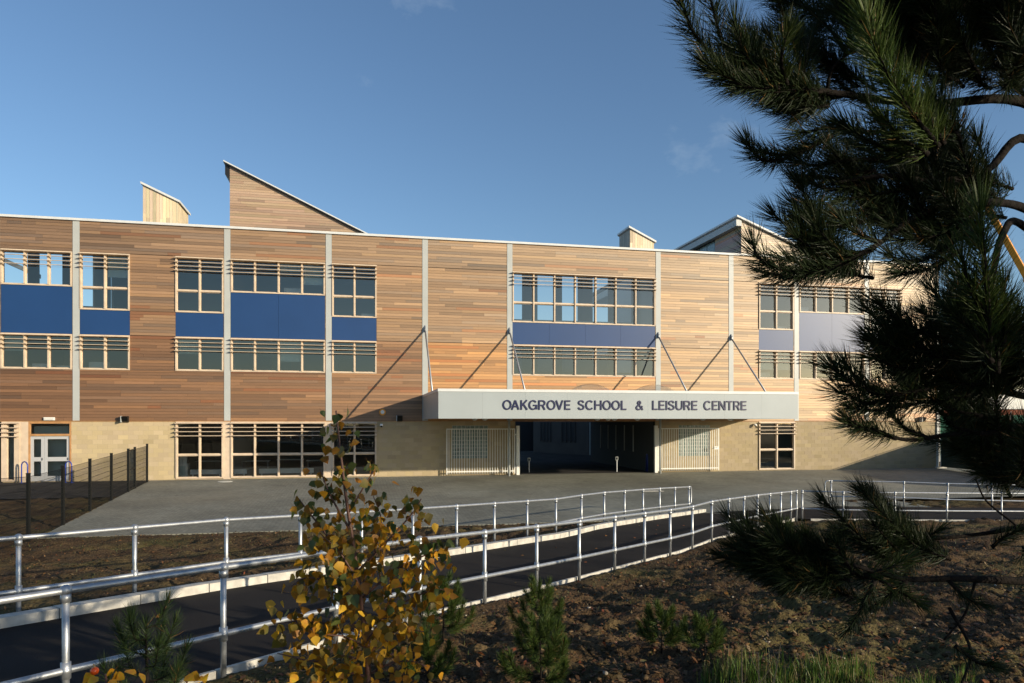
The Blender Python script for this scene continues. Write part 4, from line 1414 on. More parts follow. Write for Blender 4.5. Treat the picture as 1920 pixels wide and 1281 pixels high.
# ---------------------------------------------------------------- right hand background
SF = tag(empty('site_fence', (26.4, 44.0, 0)), 'dark green screened site fence at the right end of the school', 'fence')
pts = [(0, 0), (.1, -3.4), (.2, -6.8), (.3, -10.2), (.35, -13.6)]
for i, (x, y) in enumerate(pts):
    MB().tube([(x, y, -.1), (x, y, 2.1)], .025, 6).build('post', M['galv'], SF)
    f = MB().box(x - .3, x + .3, y - .12, y + .12, -.1, .06); f.build('foot_block', M['kerb'], SF)
for (a, b) in zip(pts[:-1], pts[1:]):
    m = MB(); m.add([(a[0] + .03, a[1], .05), (b[0] + .03, b[1], .05), (b[0] + .03, b[1], 2.0), (a[0] + .03, a[1], 2.0),
                     (a[0] + .04, a[1], .05), (b[0] + .04, b[1], .05), (b[0] + .04, b[1], 2.0), (a[0] + .04, a[1], 2.0)],
                    [(0, 1, 2, 3), (7, 6, 5, 4), (0, 4, 5, 1), (3, 2, 6, 7)])
    m.build('screen', M['netdark'], SF)
    MB().tube([(a[0], a[1], 2.05), (b[0], b[1], 2.05)], .02, 6).build('top_rail', M['galv'], SF)
SG = tag(empty('site_fence', (28.5, 52, 0)), 'bright green netted fence behind the dark site fence', 'fence')
for k in range(9):
    MB().tube([(k * 2.6, 0, -.1), (k * 2.6, 0, 3.55)], .04, 6).build('post', M['white'], SG)
    if k < 8: MB().box(k * 2.6 + .05, k * 2.6 + 2.55, .03, .05, .1, 3.3).build('screen', M['netgreen'], SG)
B2 = tag(empty('sports_hall', (33, 62, 0)), 'pale banded building with brick wall behind the green site fence', 'building')
MB().box(0, 40, 0, 20, -.2, 3.9).build('lower_wall', M['brick'], B2)
MB().box(-.05, 40.05, -.15, 20, 3.9, 5.1).build('white_band', M['white'], B2)
MB().box(0, 40, 0, 20, 5.1, 8.4).build('upper_wall', M['block'] if False else M['inwall'], B2)
MB().box(-.3, 40.3, -.3, 20.3, 8.4, 8.9).build('roof_edge', M['greymetal'], B2)
for k in range(12):
    wn = MB().box(.6 + k * 3.2, 3.0 + k * 3.2, -.08, -.002, 5.5, 7.8).build('window', M['white'], B2)
    for j in range(2):
        MB().box(.7 + k * 3.2 + j * 1.15, 1.75 + k * 3.2 + j * 1.15, -.10, -.081, 5.6, 7.7).build('pane', M['glass'], wn)

# orange crane boom far behind
CR = tag(empty('mobile_crane', (72, 86, 0), math.radians(15)), 'orange crane boom slanting up behind the pine at far right', 'crane')
pa = Vector(at(1770, 245, 86)) - Vector((72, 86, 0)); pb = Vector((0, 0, 2.4))
rot = Matrix.Rotation(-math.radians(15), 3, 'Z'); pa = rot @ pa
MB().tube([pb, pb.lerp(pa, .5)], .62, 4).build('lower_boom', M['craneorange'], CR)
MB().tube([pb.lerp(pa, .45), pa], .46, 4).build('upper_boom', M['craneorange'], CR)
MB().box(-1.6, 2.8, -1.3, 1.3, 1.1, 2.6).build('body', M['craneorange'], CR)
MB().prism([(-3.4, .9), (-1.7, .9), (-1.7, 2.9), (-2.7, 2.9), (-3.4, 1.9)], 'y', -1.2, .2).build('cab', M['craneorange'], CR)
for x in (-2.6, -.4, 1.9):
    for y in (-1.35, 1.35):
        MB().tube([(x, y - .2, .6), (x, y + .2, .6)], .6, 16).build('wheel', M['black'], CR)

# ---------------------------------------------------------------- vegetation
def unit(v): return v / np.linalg.norm(v)
def needles(paths, length, density, seed, splay=(28, 62), wid=0.0011, tone=(0.015, 0.029, 0.011), bare=0.0):
    """paths: list of (N,3) arrays; returns V,F,cols of thin bent needles along them"""
    rg = np.random.default_rng(seed)
    PV, PF, PC = [], [], []
    base = 0
    for item in paths:
        P, ln = item[0], item[1] * length
        tn = item[2] if len(item) > 2 else 1.0
        b0 = item[3] if len(item) > 3 else bare
        d = np.diff(P, axis=0); sl_ = np.linalg.norm(d, axis=1); cum = np.concatenate([[0], np.cumsum(sl_)]); L = cum[-1]
        n = int(L * (1 - b0) * density) + 26
        u = np.concatenate([b0 * L + (L - b0 * L) * rg.random(n - 26), L * (1 - 0.02 * rg.random(26))])
        idx = np.clip(np.searchsorted(cum, u) - 1, 0, len(d) - 1)
        fr = (u - cum[idx]) / np.maximum(sl_[idx], 1e-6)
        o = P[idx] + d[idx] * fr[:, None]
        T = d[idx] / sl_[idx][:, None]
        rv = rg.normal(size=(n, 3)); rv -= (rv * T).sum(1)[:, None] * T; rv /= np.linalg.norm(rv, axis=1)[:, None]
        tipf = (u / L)
        ang = np.radians(splay[0] + (splay[1] - splay[0]) * rg.random(n)) * (1 - 0.35 * np.clip((tipf - .75) / .25, 0, 1))
        ang = np.where(np.arange(n) >= n - 26, np.radians(4 + 24 * rg.random(n)), ang)
        D = T * np.cos(ang)[:, None] + rv * np.sin(ang)[:, None]
        up = np.array([0, 0, 1.0])
        le = ln * (0.72 + 0.4 * rg.random(n))
        mid = o + D * (le * .5)[:, None]
        D2 = D + T * 0.20 + up * 0.06; D2 /= np.linalg.norm(D2, axis=1)[:, None]
        tip = mid + D2 * (le * .5)[:, None]
        sd = np.cross(D, rg.normal(size=(n, 3))); sd /= np.linalg.norm(sd, axis=1)[:, None]
        wv = sd * wid
        V = np.stack([o - wv, o + wv, mid + wv, mid - wv, tip], 1).reshape(-1, 3)
        ii = base + np.arange(n) * 5
        # quad + tip triangle written as two quads' worth of tris
        PF.append(np.stack([ii, ii + 1, ii + 2], 1)); PF.append(np.stack([ii, ii + 2, ii + 3], 1)); PF.append(np.stack([ii + 3, ii + 2, ii + 4], 1))
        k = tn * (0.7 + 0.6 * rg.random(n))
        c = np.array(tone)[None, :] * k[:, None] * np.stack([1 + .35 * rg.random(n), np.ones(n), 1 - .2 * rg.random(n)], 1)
        if tn > 1.15: c = c * np.array([1.25, 1.15, .75])  # yellower bright tint; on the plume shoots it stands for sunlight
        dead = rg.random(n) < 0.02
        c[dead] = (0.16, 0.09, 0.03)
        PC.append(np.repeat(c, 5, 0)); PV.append(V); base += n * 5
    return np.concatenate(PV), np.concatenate(PF), np.concatenate(PC)

PINE = (2.75, 3.35)
pine = tag(empty('pine_tree', (PINE[0], PINE[1], float(ground_h(*PINE)))), 'large dark long needled pine reaching in from the right', 'pine')
PO = np.array([PINE[0], PINE[1], float(ground_h(*PINE))])
def P3(px, py, Y): return np.array(at(px, py, Y))
def add_branch(pts, r0, r1):
    sp = smooth_path(pts, 6)
    rr = list(np.linspace(r0 * .62, r1 * .7, len(sp)))
    MB().tube([tuple(p - PO) for p in sp], rr, 8).build('branch', M['bark'], pine, True)
# trunk
tk = [(0, 0, -.1), (.03, .02, 1.0), (-.02, .05, 2.2), (.02, .0, 3.4), (0, .02, 4.6), (.01, 0, 5.6)]
MB().tube([tuple(p) for p in smooth_path(tk, 5)], list(np.linspace(.11, .025, 26))[:len(smooth_path(tk, 5))], 10).build('trunk', M['bark'], pine, True)
TX = PINE
def trunkpt(z): return np.array([PINE[0], PINE[1], z])
shoots = []     # (px points with depth) -> needle bearing shoots
def sh(*pts, ln=1.0, tn=1.0, bare=0.0, stem=0.010):
    """pts: (px,py,Y)"""
    P = smooth_path([P3(*p) for p in pts], 6)
    shoots.append((P, ln, tn, bare))
    rr = list(np.linspace(stem, .004, len(P)))
    MB().tube([tuple(p - PO) for p in P], rr, 6).build('twig', M['bark'], pine, True)
# --- main limbs (trunk to crown edge)
add_branch([trunkpt(E + 1.25), P3(1920, 192, 3.05), P3(1740, 195, 2.95), P3(1590, 178, 2.85), P3(1470, 160, 2.75)], .040, .014)
add_branch([trunkpt(E + .95), P3(1930, 262, 3.0), P3(1850, 320, 2.9), P3(1760, 340, 2.75), P3(1660, 330, 2.65), P3(1560, 345, 2.6)], .034, .010)
add_branch([trunkpt(E + .75), P3(1940, 400, 3.0), P3(1850, 380, 2.8), P3(1730, 400, 2.7), P3(1640, 462, 2.6), P3(1560, 500, 2.55)], .034, .010)
add_branch([trunkpt(E + .55), P3(1925, 428, 2.8), P3(1880, 440, 2.5), P3(1855, 560, 2.35), P3(1850, 640, 2.3)], .026, .012)
add_branch([trunkpt(E + .25), P3(1930, 620, 2.9), P3(1840, 590, 2.8), P3(1760, 600, 2.7), P3(1700, 640, 2.6)], .028, .009)
add_branch([trunkpt(E + .05), P3(1930, 745, 2.9), P3(1850, 730, 2.8), P3(1740, 725, 2.7), P3(1660, 745, 2.6)], .028, .009)
add_branch([trunkpt(E - .15), P3(1930, 800, 2.9), P3(1860, 812, 2.75), P3(1780, 815, 2.7), P3(1700, 825, 2.65), P3(1640, 805, 2.6)], .022, .008)
add_branch([trunkpt(E - .75), P3(1930, 1090, 2.95), P3(1800, 1085, 2.9), P3(1690, 1085, 2.85), P3(1600, 1060, 2.8)], .034, .010)
add_branch([trunkpt(E - .45), P3(1930, 985, 3.2), P3(1850, 1000, 3.3), P3(1740, 1010, 3.3), P3(1640, 1000, 3.3)], .024, .008)
add_branch([P3(1690, 1085, 2.85), P3(1600, 1060, 2.9), P3(1500, 1045, 2.95), P3(1450, 1030, 3.0)], .016, .007)
add_branch([P3(1830, 1085, 2.9), P3(1810, 1150, 2.9), P3(1770, 1200, 2.85)], .010, .005)
add_branch([P3(1780, 1140, 2.9), P3(1820, 1220, 2.8), P3(1800, 1290, 2.75)], .012, .006)
add_branch([P3(1905, 985, 3.0), P3(1850, 940, 3.1), P3(1830, 900, 3.1)], .008, .005)
# --- upper left fan
sh((1440, 158, 2.75), (1360, 120, 2.7), (1300, 60, 2.65), (1270, -25, 2.6))
sh((1420, 150, 2.78), (1360, 90, 2.75), (1325, -30, 2.7))
sh((1445, 150, 2.7), (1395, 100, 2.66), (1378, 48, 2.62))
sh((1470, 158, 2.72), (1430, 120, 2.7), (1400, 75, 2.68), ln=.9)
sh((1430, 160, 2.7), (1370, 150, 2.66), (1325, 120, 2.62))
sh((1460, 165, 2.7), (1400, 165, 2.66), (1345, 135, 2.62))
sh((1475, 160, 2.7), (1465, 110, 2.64), (1478, 60, 2.6), ln=.8, tn=1.3)
sh((1530, 168, 2.78), (1450, 172, 2.7), (1390, 160, 2.66), tn=1.1)
sh((1540, 172, 2.8), (1490, 165, 2.75), (1450, 140, 2.7))
sh((1500, 168, 2.8), (1510, 120, 2.8), (1530, 55, 2.85), ln=.9)
sh((1560, 175, 2.85), (1500, 190, 2.8), (1455, 190, 2.78))
sh((1580, 180, 2.85), (1530, 190, 2.9), (1500, 215, 2.9), ln=.9)
sh((1550, 172, 2.85), (1560, 130, 2.8), (1590, 100, 2.75), bare=.75, stem=.008)
sh((1590, 102, 2.75), (1560, 60, 2.8), (1520, 20, 2.85), ln=.9)
sh((1600, 100, 2.75), (1590, 60, 2.75), (1560, -10, 2.75))
sh((1660, 30, 2.9), (1560, 25, 2.9), (1470, 5, 2.9))
sh((1650, -10, 2.9), (1560, -10, 2.9), (1460, -15, 2.9))
# --- big plume, its sunlight put into a brighter tint
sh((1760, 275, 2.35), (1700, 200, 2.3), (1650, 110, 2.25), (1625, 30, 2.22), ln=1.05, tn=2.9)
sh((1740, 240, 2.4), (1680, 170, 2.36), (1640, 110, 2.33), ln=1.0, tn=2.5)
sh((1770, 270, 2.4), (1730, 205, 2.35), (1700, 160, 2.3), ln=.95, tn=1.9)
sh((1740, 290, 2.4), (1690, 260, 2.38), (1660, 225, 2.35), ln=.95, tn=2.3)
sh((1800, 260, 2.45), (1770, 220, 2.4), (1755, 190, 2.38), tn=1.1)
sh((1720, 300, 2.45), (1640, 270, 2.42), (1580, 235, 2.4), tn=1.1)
# --- middle left shoots
sh((1640, 250, 2.75), (1560, 240, 2.7), (1500, 250, 2.66))
sh((1560, 255, 2.7), (1480, 295, 2.66), (1430, 300, 2.62), (1403, 272, 2.6), ln=.85)
sh((1540, 265, 2.75), (1470, 290, 2.7), (1425, 285, 2.68), ln=.8)
sh((1680, 300, 2.75), (1600, 300, 2.7), (1530, 310, 2.66), (1500, 305, 2.65))
sh((1640, 320, 2.7), (1570, 335, 2.66), (1515, 330, 2.63))
sh((1620, 345, 2.65), (1560, 355, 2.62), (1520, 345, 2.6), ln=.9)
sh((1720, 350, 2.7), (1640, 365, 2.66), (1570, 375, 2.63), ln=.95)
sh((1700, 320, 2.8), (1640, 290, 2.8), (1600, 270, 2.8))
sh((1700, 380, 2.72), (1620, 395, 2.68), (1560, 400, 2.66))
sh((1680, 400, 2.7), (1600, 420, 2.66), (1545, 425, 2.63), (1525, 400, 2.6))
# --- the long low shoot over the roof edge
sh((1640, 465, 2.6), (1560, 505, 2.56), (1480, 508, 2.53), (1425, 485, 2.5), (1412, 460, 2.5))
sh((1620, 475, 2.6), (1540, 500, 2.57), (1470, 485, 2.55), ln=.9)
sh((1600, 490, 2.58), (1560, 460, 2.56), (1530, 425, 2.55), ln=.9)
sh((1560, 500, 2.56), (1500, 520, 2.54), (1440, 512, 2.5), ln=.8)
sh((1650, 455, 2.6), (1610, 440, 2.58), (1580, 415, 2.56), ln=.9)
# --- middle mass
sh((1830, 400, 2.7), (1760, 440, 2.66), (1690, 450, 2.62))
sh((1820, 430, 2.7), (1750, 480, 2.66), (1690, 490, 2.62), (1670, 480, 2.6))
sh((1800, 470, 2.65), (1740, 505, 2.62), (1690, 512, 2.6))
sh((1790, 420, 2.7), (1720, 430, 2.68), (1670, 425, 2.66))
sh((1850, 610, 2.5), (1810, 590, 2.48), (1790, 565, 2.46), ln=.8)
# --- near right plume, sunlight likewise put into the tint
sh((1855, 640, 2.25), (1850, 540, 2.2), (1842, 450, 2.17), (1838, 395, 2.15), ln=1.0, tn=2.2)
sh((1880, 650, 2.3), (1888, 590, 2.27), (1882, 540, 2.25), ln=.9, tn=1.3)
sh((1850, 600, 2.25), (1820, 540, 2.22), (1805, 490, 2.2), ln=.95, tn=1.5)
sh((1860, 680, 2.3), (1820, 620, 2.28), (1790, 590, 2.26))
sh((1870, 700, 2.35), (1870, 620, 2.3), (1868, 560, 2.25))
# --- shoots in front of the right end of the facade
sh((1780, 640, 2.6), (1720, 620, 2.56), (1670, 590, 2.53), (1650, 570, 2.5))
sh((1760, 660, 2.6), (1690, 655, 2.56), (1640, 640, 2.53))
sh((1740, 680, 2.6), (1690, 690, 2.58), (1640, 670, 2.55))
sh((1800, 680, 2.6), (1740, 660, 2.58), (1700, 620, 2.55))
sh((1740, 730, 2.65), (1660, 740, 2.6), (1600, 720, 2.56), (1560, 690, 2.53))
sh((1700, 745, 2.65), (1630, 755, 2.6), (1575, 735, 2.57))
sh((1680, 740, 2.65), (1620, 720, 2.6), (1590, 690, 2.58), ln=.9)
sh((1690, 760, 2.65), (1640, 770, 2.62), (1600, 765, 2.6), ln=.8)
sh((1820, 740, 2.7), (1760, 750, 2.68), (1700, 760, 2.66))
sh((1860, 720, 2.7), (1800, 720, 2.68), (1750, 700, 2.66))
sh((1840, 780, 2.7), (1790, 770, 2.68), (1740, 745, 2.66), ln=.8)
sh((1680, 822, 2.63), (1630, 805, 2.6), (1590, 795, 2.58), ln=.85)
sh((1650, 812, 2.62), (1610, 800, 2.6), (1588, 785, 2.58), ln=.7)
sh((1740, 822, 2.67), (1700, 805, 2.66), (1680, 785, 2.65), ln=.65, tn=1.2)
sh((1840, 815, 2.72), (1790, 800, 2.7), (1765, 775, 2.68), ln=.7)
sh((1900, 810, 2.8), (1850, 790, 2.78), (1820, 760, 2.76), ln=.8)
# --- low branches against the bank
sh((1470, 1052, 3.0), (1430, 1026, 2.98), (1405, 994, 2.95), ln=0.76)
sh((1500, 1060, 3.0), (1475, 1018, 2.97), (1462, 986, 2.95), ln=0.71)
sh((1540, 1064, 2.95), (1520, 1029, 2.94), (1512, 1007, 2.92), ln=0.67)
sh((1480, 1056, 3.0), (1420, 1049, 2.98), (1370, 1026, 2.95), ln=0.76)
sh((1520, 1068, 3.0), (1450, 1071, 2.98), (1400, 1060, 2.95), ln=0.76)
sh((1570, 1071, 2.9), (1530, 1087, 2.88), (1480, 1087, 2.86), ln=0.76)
sh((1620, 1079, 2.85), (1670, 1064, 2.8), (1700, 1049, 2.78), ln=0.67, tn=1.5)
sh((1600, 1075, 2.85), (1580, 1045, 2.83), (1570, 1022, 2.8), ln=0.76)
sh((1650, 1087, 2.85), (1690, 1110, 2.83), (1720, 1130, 2.8), ln=0.76, tn=1.2)
sh((1700, 1090, 2.85), (1660, 1120, 2.83), (1640, 1135, 2.82), ln=0.76)
sh((1780, 1090, 2.88), (1810, 1120, 2.85), (1830, 1130, 2.82), ln=0.67)
sh((1690, 1029, 3.3), (1660, 1003, 3.28), (1690, 987, 3.27), ln=0.76)
sh((1720, 1033, 3.3), (1740, 1007, 3.28), (1760, 995, 3.26), ln=0.76)
sh((1760, 1029, 3.3), (1700, 1010, 3.28), (1650, 1014, 3.26), ln=0.76)
sh((1860, 1026, 3.2), (1890, 1003, 3.15), (1925, 991, 3.1), ln=0.76)
sh((1920, 1026, 2.9), (1930, 1049, 2.85), (1945, 1071, 2.8), tn=1.4)
sh((1790, 1210, 2.8), (1830, 1240, 2.75), (1860, 1250, 2.7), ln=0.67)
sh((1640, 1090, 2.8), (1610, 1150, 2.78), (1590, 1180, 2.76), ln=0.67)
# --- infill through the depth of the crown (ellipses in the crown, seen positions with their own depths)
rg = np.random.default_rng(5)
fill = [(1800, 60, 150, 95, 48, 2.7, 3.6), (1690, 30, 100, 60, 18, 2.7, 3.3), (1880, 90, 60, 80, 20, 2.6, 3.3), (1560, 130, 60, 40, 4, 2.9, 3.2),
        (1760, 325, 90, 30, 9, 2.7, 3.3), (1660, 400, 50, 20, 4, 2.7, 3.0), (1800, 370, 60, 30, 8, 2.7, 3.4), (1780, 440, 50, 35, 7, 2.6, 3.0), (1480, 170, 60, 25, 8, 2.75, 2.95), (1560, 490, 50, 20, 5, 2.55, 2.7),
        (1870, 345, 30, 15, 2, 2.8, 3.3), (1880, 665, 60, 70, 20, 2.5, 3.4), (1810, 695, 50, 35, 5, 2.6, 3.2), (1690, 700, 50, 40, 5, 2.6, 2.9),
        (1890, 860, 40, 55, 16, 2.7, 3.6), (1850, 870, 40, 25, 5, 2.8, 3.4), (1500, 1072, 85, 22, 13, 2.9, 3.2), (1560, 1090, 60, 25, 4, 2.9, 3.1), (1690, 1030, 80, 22, 8, 3.2, 3.5), (1720, 1005, 60, 15, 2, 3.2, 3.5)]
for (cx, cy, rx, ry, n, ya, yb) in fill:
    for i in range(n):
        a = rg.random() * 6.283; rr = math.sqrt(rg.random())
        px = cx + rx * rr * math.cos(a); py = cy + ry * rr * math.sin(a); Y = ya + (yb - ya) * rg.random()
        b = P3(px, py, Y)
        out_ = b - np.array([PINE[0], PINE[1], b[2]]); out_ = unit(out_ + rg.normal(size=3) * .25)
        dirv = unit(out_ * .8 + np.array([0, 0, .55 + .3 * rg.random()]) + rg.normal(size=3) * .2)
        L = .18 + .14 * rg.random()
        P = smooth_path([b - out_ * .12 - np.array([0, 0, .03]), b, b + dirv * L], 5)
        shoots.append((P, .95, .85, 0.0))
        MB().tube([tuple(p - PO) for p in P], list(np.linspace(.008, .004, len(P))), 5).build('twig', M['bark'], pine, True)
# rest of the crown outside the picture
for i in range(230):
    z = E + .0 + 3.4 * rg.random(); a = rg.random() * 6.283
    rad = (2.0 - .42 * (z - E)) * (.35 + .65 * rg.random())
    b = np.array([PINE[0] + rad * math.cos(a), PINE[1] + rad * math.sin(a), z])
    if b[1] > .25 and (b[0] / b[1]) * F + 960 < 1935 and HY - (b[2] - E) / b[1] * F > -60: continue
    if b[1] < .9 : continue
    out_ = unit(b - np.array([PINE[0], PINE[1], z]))
    P = smooth_path([b - out_ * .35 - np.array([0, 0, .06]), b, b + unit(out_ + np.array([0, 0, .6])) * .3], 5)
    shoots.append((P, 1.0, 1.0, 0.0))
V_, F_, C_ = needles(shoots, .125, 1250, 3, wid=.0012)
tag(link('needles', npmesh('needles', V_ - PO, F_, C_), M['needle'], pine), kind='stuff')

# more pines outside the picture, unseen, put in to shade the bank
def small_pine(name, X, Y, H, rad, nsh, label, seed, zlow=.25, nl=.11, dens=520, group=None, tn=1.0, cat='pine'):
    rg = np.random.default_rng(seed)
    z0 = float(soil_h(X, Y))
    t = tag(empty(name, (X, Y, z0)), label, cat, group)
    MB().tube([(0, 0, -.05), (.01, .01, H * .5), (0, 0, H * .95)], [max(.008, H * .02), max(.006, H * .014), .005], 8).build('trunk', M['bark'], t, True)
    lst = []
    bm = MB()
    for i in range(nsh):
        f = (i + rg.random()) / nsh
        z = H * (zlow + (1 - zlow) * f)
        a = i * 2.4 + rg.random()
        rr = rad * (1.05 - .85 * f) * (.75 + .35 * rg.random())
        d = np.array([math.cos(a), math.sin(a), 0])
        p0 = np.array([0, 0, z - rr * .25]); p2 = d * rr + np.array([0, 0, z + .12 * rr]); p1 = (p0 + p2) / 2 - np.array([0, 0, rr * .08])
        p3 = p2 + np.array([0, 0, nl * 1.1]) + d * nl * .4
        P = smooth_path([p0, p1, p2, p3], 5)
        bare = .35 if rr > .5 else .15
        lst.append((P, 1.0, tn, bare))
        bm.tube([tuple(p) for p in P], list(np.linspace(max(.004, H * .006), .003, len(P))), 5)
        if rr > .6:
            for k in range(3):
                u = P[int(len(P) * (.45 + .18 * k))]; e = u + unit(d + rg.normal(size=3) * .7 + np.array([0, 0, .5])) * .28
                lst.append((smooth_path([u, e], 4), 1.0, tn, .1)); bm.tube([tuple(u), tuple(e)], .004, 4)
    lst.append((smooth_path([[0, 0, H * .8], [0, 0, H]], 4), 1.0, tn, 0))
    bm.build('branches', M['bark'], t, True)
    V, Fq, Cc = needles(lst, nl, dens, seed + 1, wid=.0012 if H > .9 else .0014, tone=(.026, .052, .018) if H < 1.0 else (.03, .055, .02))
    tag(link('needles', npmesh('needles', V, Fq, Cc), M['needle'], t), kind='stuff')
    return t
small_pine('pine_tree', 5.8, .5, 3.7, 1.5, 56, 'unseen young pine on the bank beyond the right edge, nearest the camera', 21, .08, .13, 230)
small_pine('pine_tree', 4.7, -1.1, 4.0, 1.5, 60, 'unseen young pine standing behind the camera to the right', 24, .1, .13, 420)
small_pine('pine_tree', 8.7, 6.2, 1.7, 1.4, 44, 'unseen broad low pine on the bank just beyond the right edge', 27, .06, .12, 340)
small_pine('pine_tree', 11.2, 7.6, 2.5, 1.5, 50, 'unseen low young pine on the bank far beyond the right edge', 22, .08, .12, 300)

# pine saplings planted on the bank
def ground_from_px(px, py):
    lo, hi = 1.0, 40.0
    for _ in range(50):
        m = (lo + hi) / 2; p = at(px, py, m)
        if p.z > float(ground_h(p.x, p.y)): lo = m
        else: hi = m
    return p.x, p.y
for i, (px, py, h, rad, ns, lb) in enumerate((
        (1012, 1205, .52, .24, 9, 'pine sapling with pale upright tip beside the near handrail post'),
        (1012, 1300, .55, .30, 11, 'dark bushy pine sapling directly before the pale tipped sapling'),
        (830, 1215, .62, .27, 11, 'pine sapling half hidden behind the yellow birch'),
        (1240, 1215, .36, .22, 8, 'small dark pine sapling alone on the bare soil'),
        (1320, 1235, .26, .15, 6, 'tiny pine sapling near the grass edge'),
        (800, 1290, .35, .2, 8, 'low pine sapling at the foot of the birch'),
        (1475, 1120, .85, .45, 13, 'broad dark pine sapling before the ramp end'))):
    X, Y = ground_from_px(px, py)
    small_pine('pine_sapling', X, Y, h, rad, int(ns * 1.7), lb, 40 + i, .3, .085, 1500, 'pine saplings on the bank', 1.25, 'sapling')
small_pine('pine_sapling', -2.05, 4.0, .98, .30, 22, 'dark pine sapling in the bottom left corner by the rose hip', 61, .25, .10, 900, 'pine saplings on the bank', .9, 'sapling')

# yellow birch ---------------------------------------------------------------
BX, BY = -.415, 2.02
bz = float(ground_h(BX, BY))
birch = tag(empty('birch_sapling', (BX, BY, bz)), 'young birch with yellow and green autumn leaves', 'birch')
BO = np.array([BX, BY, bz])
def B3(px, py, dY=0.0): return np.array(at(px, py, BY + dY)) - BO
rgb = np.random.default_rng(77)
bpaths = []
def bbr(pts, r0, r1, nleaf):
    P = smooth_path([B3(*p) for p in pts], 8)
    MB().tube([tuple(p) for p in P], list(np.linspace(r0, r1, len(P))), 6).build('stem', M['birchbark'], birch, True)
    bpaths.append((P, nleaf))
stem0 = [(0, 0, -.05)]
P = smooth_path([np.array([0.01, 0, -.05]), B3(690, 1281), B3(683, 1180), B3(668, 1060), B3(650, 940), B3(640, 860), B3(630, 770)], 8)
MB().tube([tuple(p) for p in P], list(np.linspace(.010, .0022, len(P))), 7).build('stem', M['birchbark'], birch, True)
bpaths.append((P[int(len(P) * .45):], 46))
bbr([(660, 1000), (620, 930), (600, 880)], .004, .0015, 14)
bbr([(655, 960), (690, 900), (705, 880)], .003, .0012, 12)
bbr([(672, 1080, .05), (610, 1000, .06), (575, 955, .07), (556, 930, .07)], .004, .0015, 14)
bbr([(672, 1070), (740, 1000), (775, 960), (790, 935)], .004, .0015, 20)
bbr([(680, 1130), (610, 1090), (570, 1085), (545, 1100)], .004, .0015, 22)
bbr([(680, 1120, -.05), (740, 1070, -.06), (800, 1040, -.08), (830, 1030, -.08)], .004, .0015, 30)
bbr([(684, 1190), (620, 1170), (560, 1165), (515, 1170)], .004, .0015, 26)
bbr([(684, 1185), (740, 1140), (800, 1110), (840, 1105)], .004, .0015, 26)
bbr([(688, 1240), (640, 1230), (590, 1240), (520, 1225)], .0035, .0015, 22)
bbr([(688, 1230), (730, 1190), (760, 1180), (795, 1185)], .0035, .0015, 24)
bbr([(678, 1100, .1), (700, 1040, .12), (715, 980, .12), (700, 930, .1)], .0035, .0012, 26)
bbr([(676, 1100, -.1), (640, 1040, -.12), (600, 1000, -.12)], .0035, .0012, 26)
bbr([(690, 1270), (650, 1262), (610, 1275), (585, 1285)], .003, .0015, 18)
bbr([(690, 1265), (730, 1245), (770, 1240), (800, 1250)], .003, .0015, 20)
bbr([(686, 1215, -.08), (650, 1195, -.12), (610, 1190, -.14)], .003, .0012, 18)
bbr([(686, 1205, -.08), (715, 1160, -.1), (735, 1120, -.12)], .003, .0012, 18)
bbr([(680, 1150, .08), (640, 1110, .1), (625, 1060, .12)], .003, .0012, 18)
def leaf_mesh(name, col, curl, fold):
    out_ = [(0, 0), (.30, .12), (.47, .30), (.44, .45), (.33, .62), (.18, .82), (0, 1.05)]
    jag = [1, .94, 1.04, .95, 1.03, .95, 1]
    mb = MB(); vs = []
    for (x, y), j in zip(out_, jag): vs.append((x * j, y, -curl * y * y * .5 + fold * abs(x)))
    for (x, y), j in list(zip(out_, jag))[1:-1]: vs.append((-x * j * .98, y, -curl * y * y * .5 + fold * abs(x)))
    for y in (.12, .30, .45, .62, .82): vs.append((0, y, -curl * y * y * .5))
    # indices: right 0..6, left 7..11 (y .12...82), mid 12..16
    fc = [(0, 1, 12), (12, 1, 2, 13), (13, 2, 3, 14), (14, 3, 4, 15), (15, 4, 5, 16), (16, 5, 6),
          (0, 12, 7), (12, 13, 8, 7), (13, 14, 9, 8), (14, 15, 10, 9), (15, 16, 11, 10), (16, 6, 11)]
    cols = []
    mb.add(vs, fc, col)
    mb.c = [tuple(c * rgb.uniform(.8, 1.15) for c in col) for _ in vs]
    # stalk
    mb.tube([(0, 0, 0), (0, -.35, .06)], .012, 3, (.25, .12, .03))
    me = mb.mesh(name, True); me.materials.append(M['leaf'])
    return me
LC = {'green': [(.085, .115, .022), (.11, .13, .03), (.07, .10, .025)], 'olive': [(.17, .13, .025), (.14, .11, .02), (.20, .15, .03)],
      'yellow': [(.62, .34, .024), (.70, .41, .032), (.54, .26, .016)], 'amber': [(.30, .13, .012), (.36, .16, .012), (.25, .12, .015)]}
LM = {k: [leaf_mesh('birch_leaf', c, rgb.uniform(.1, .5), rgb.uniform(-.05, .3)) for c in v for _ in range(2)] for k, v in LC.items()}
nleaf = 0
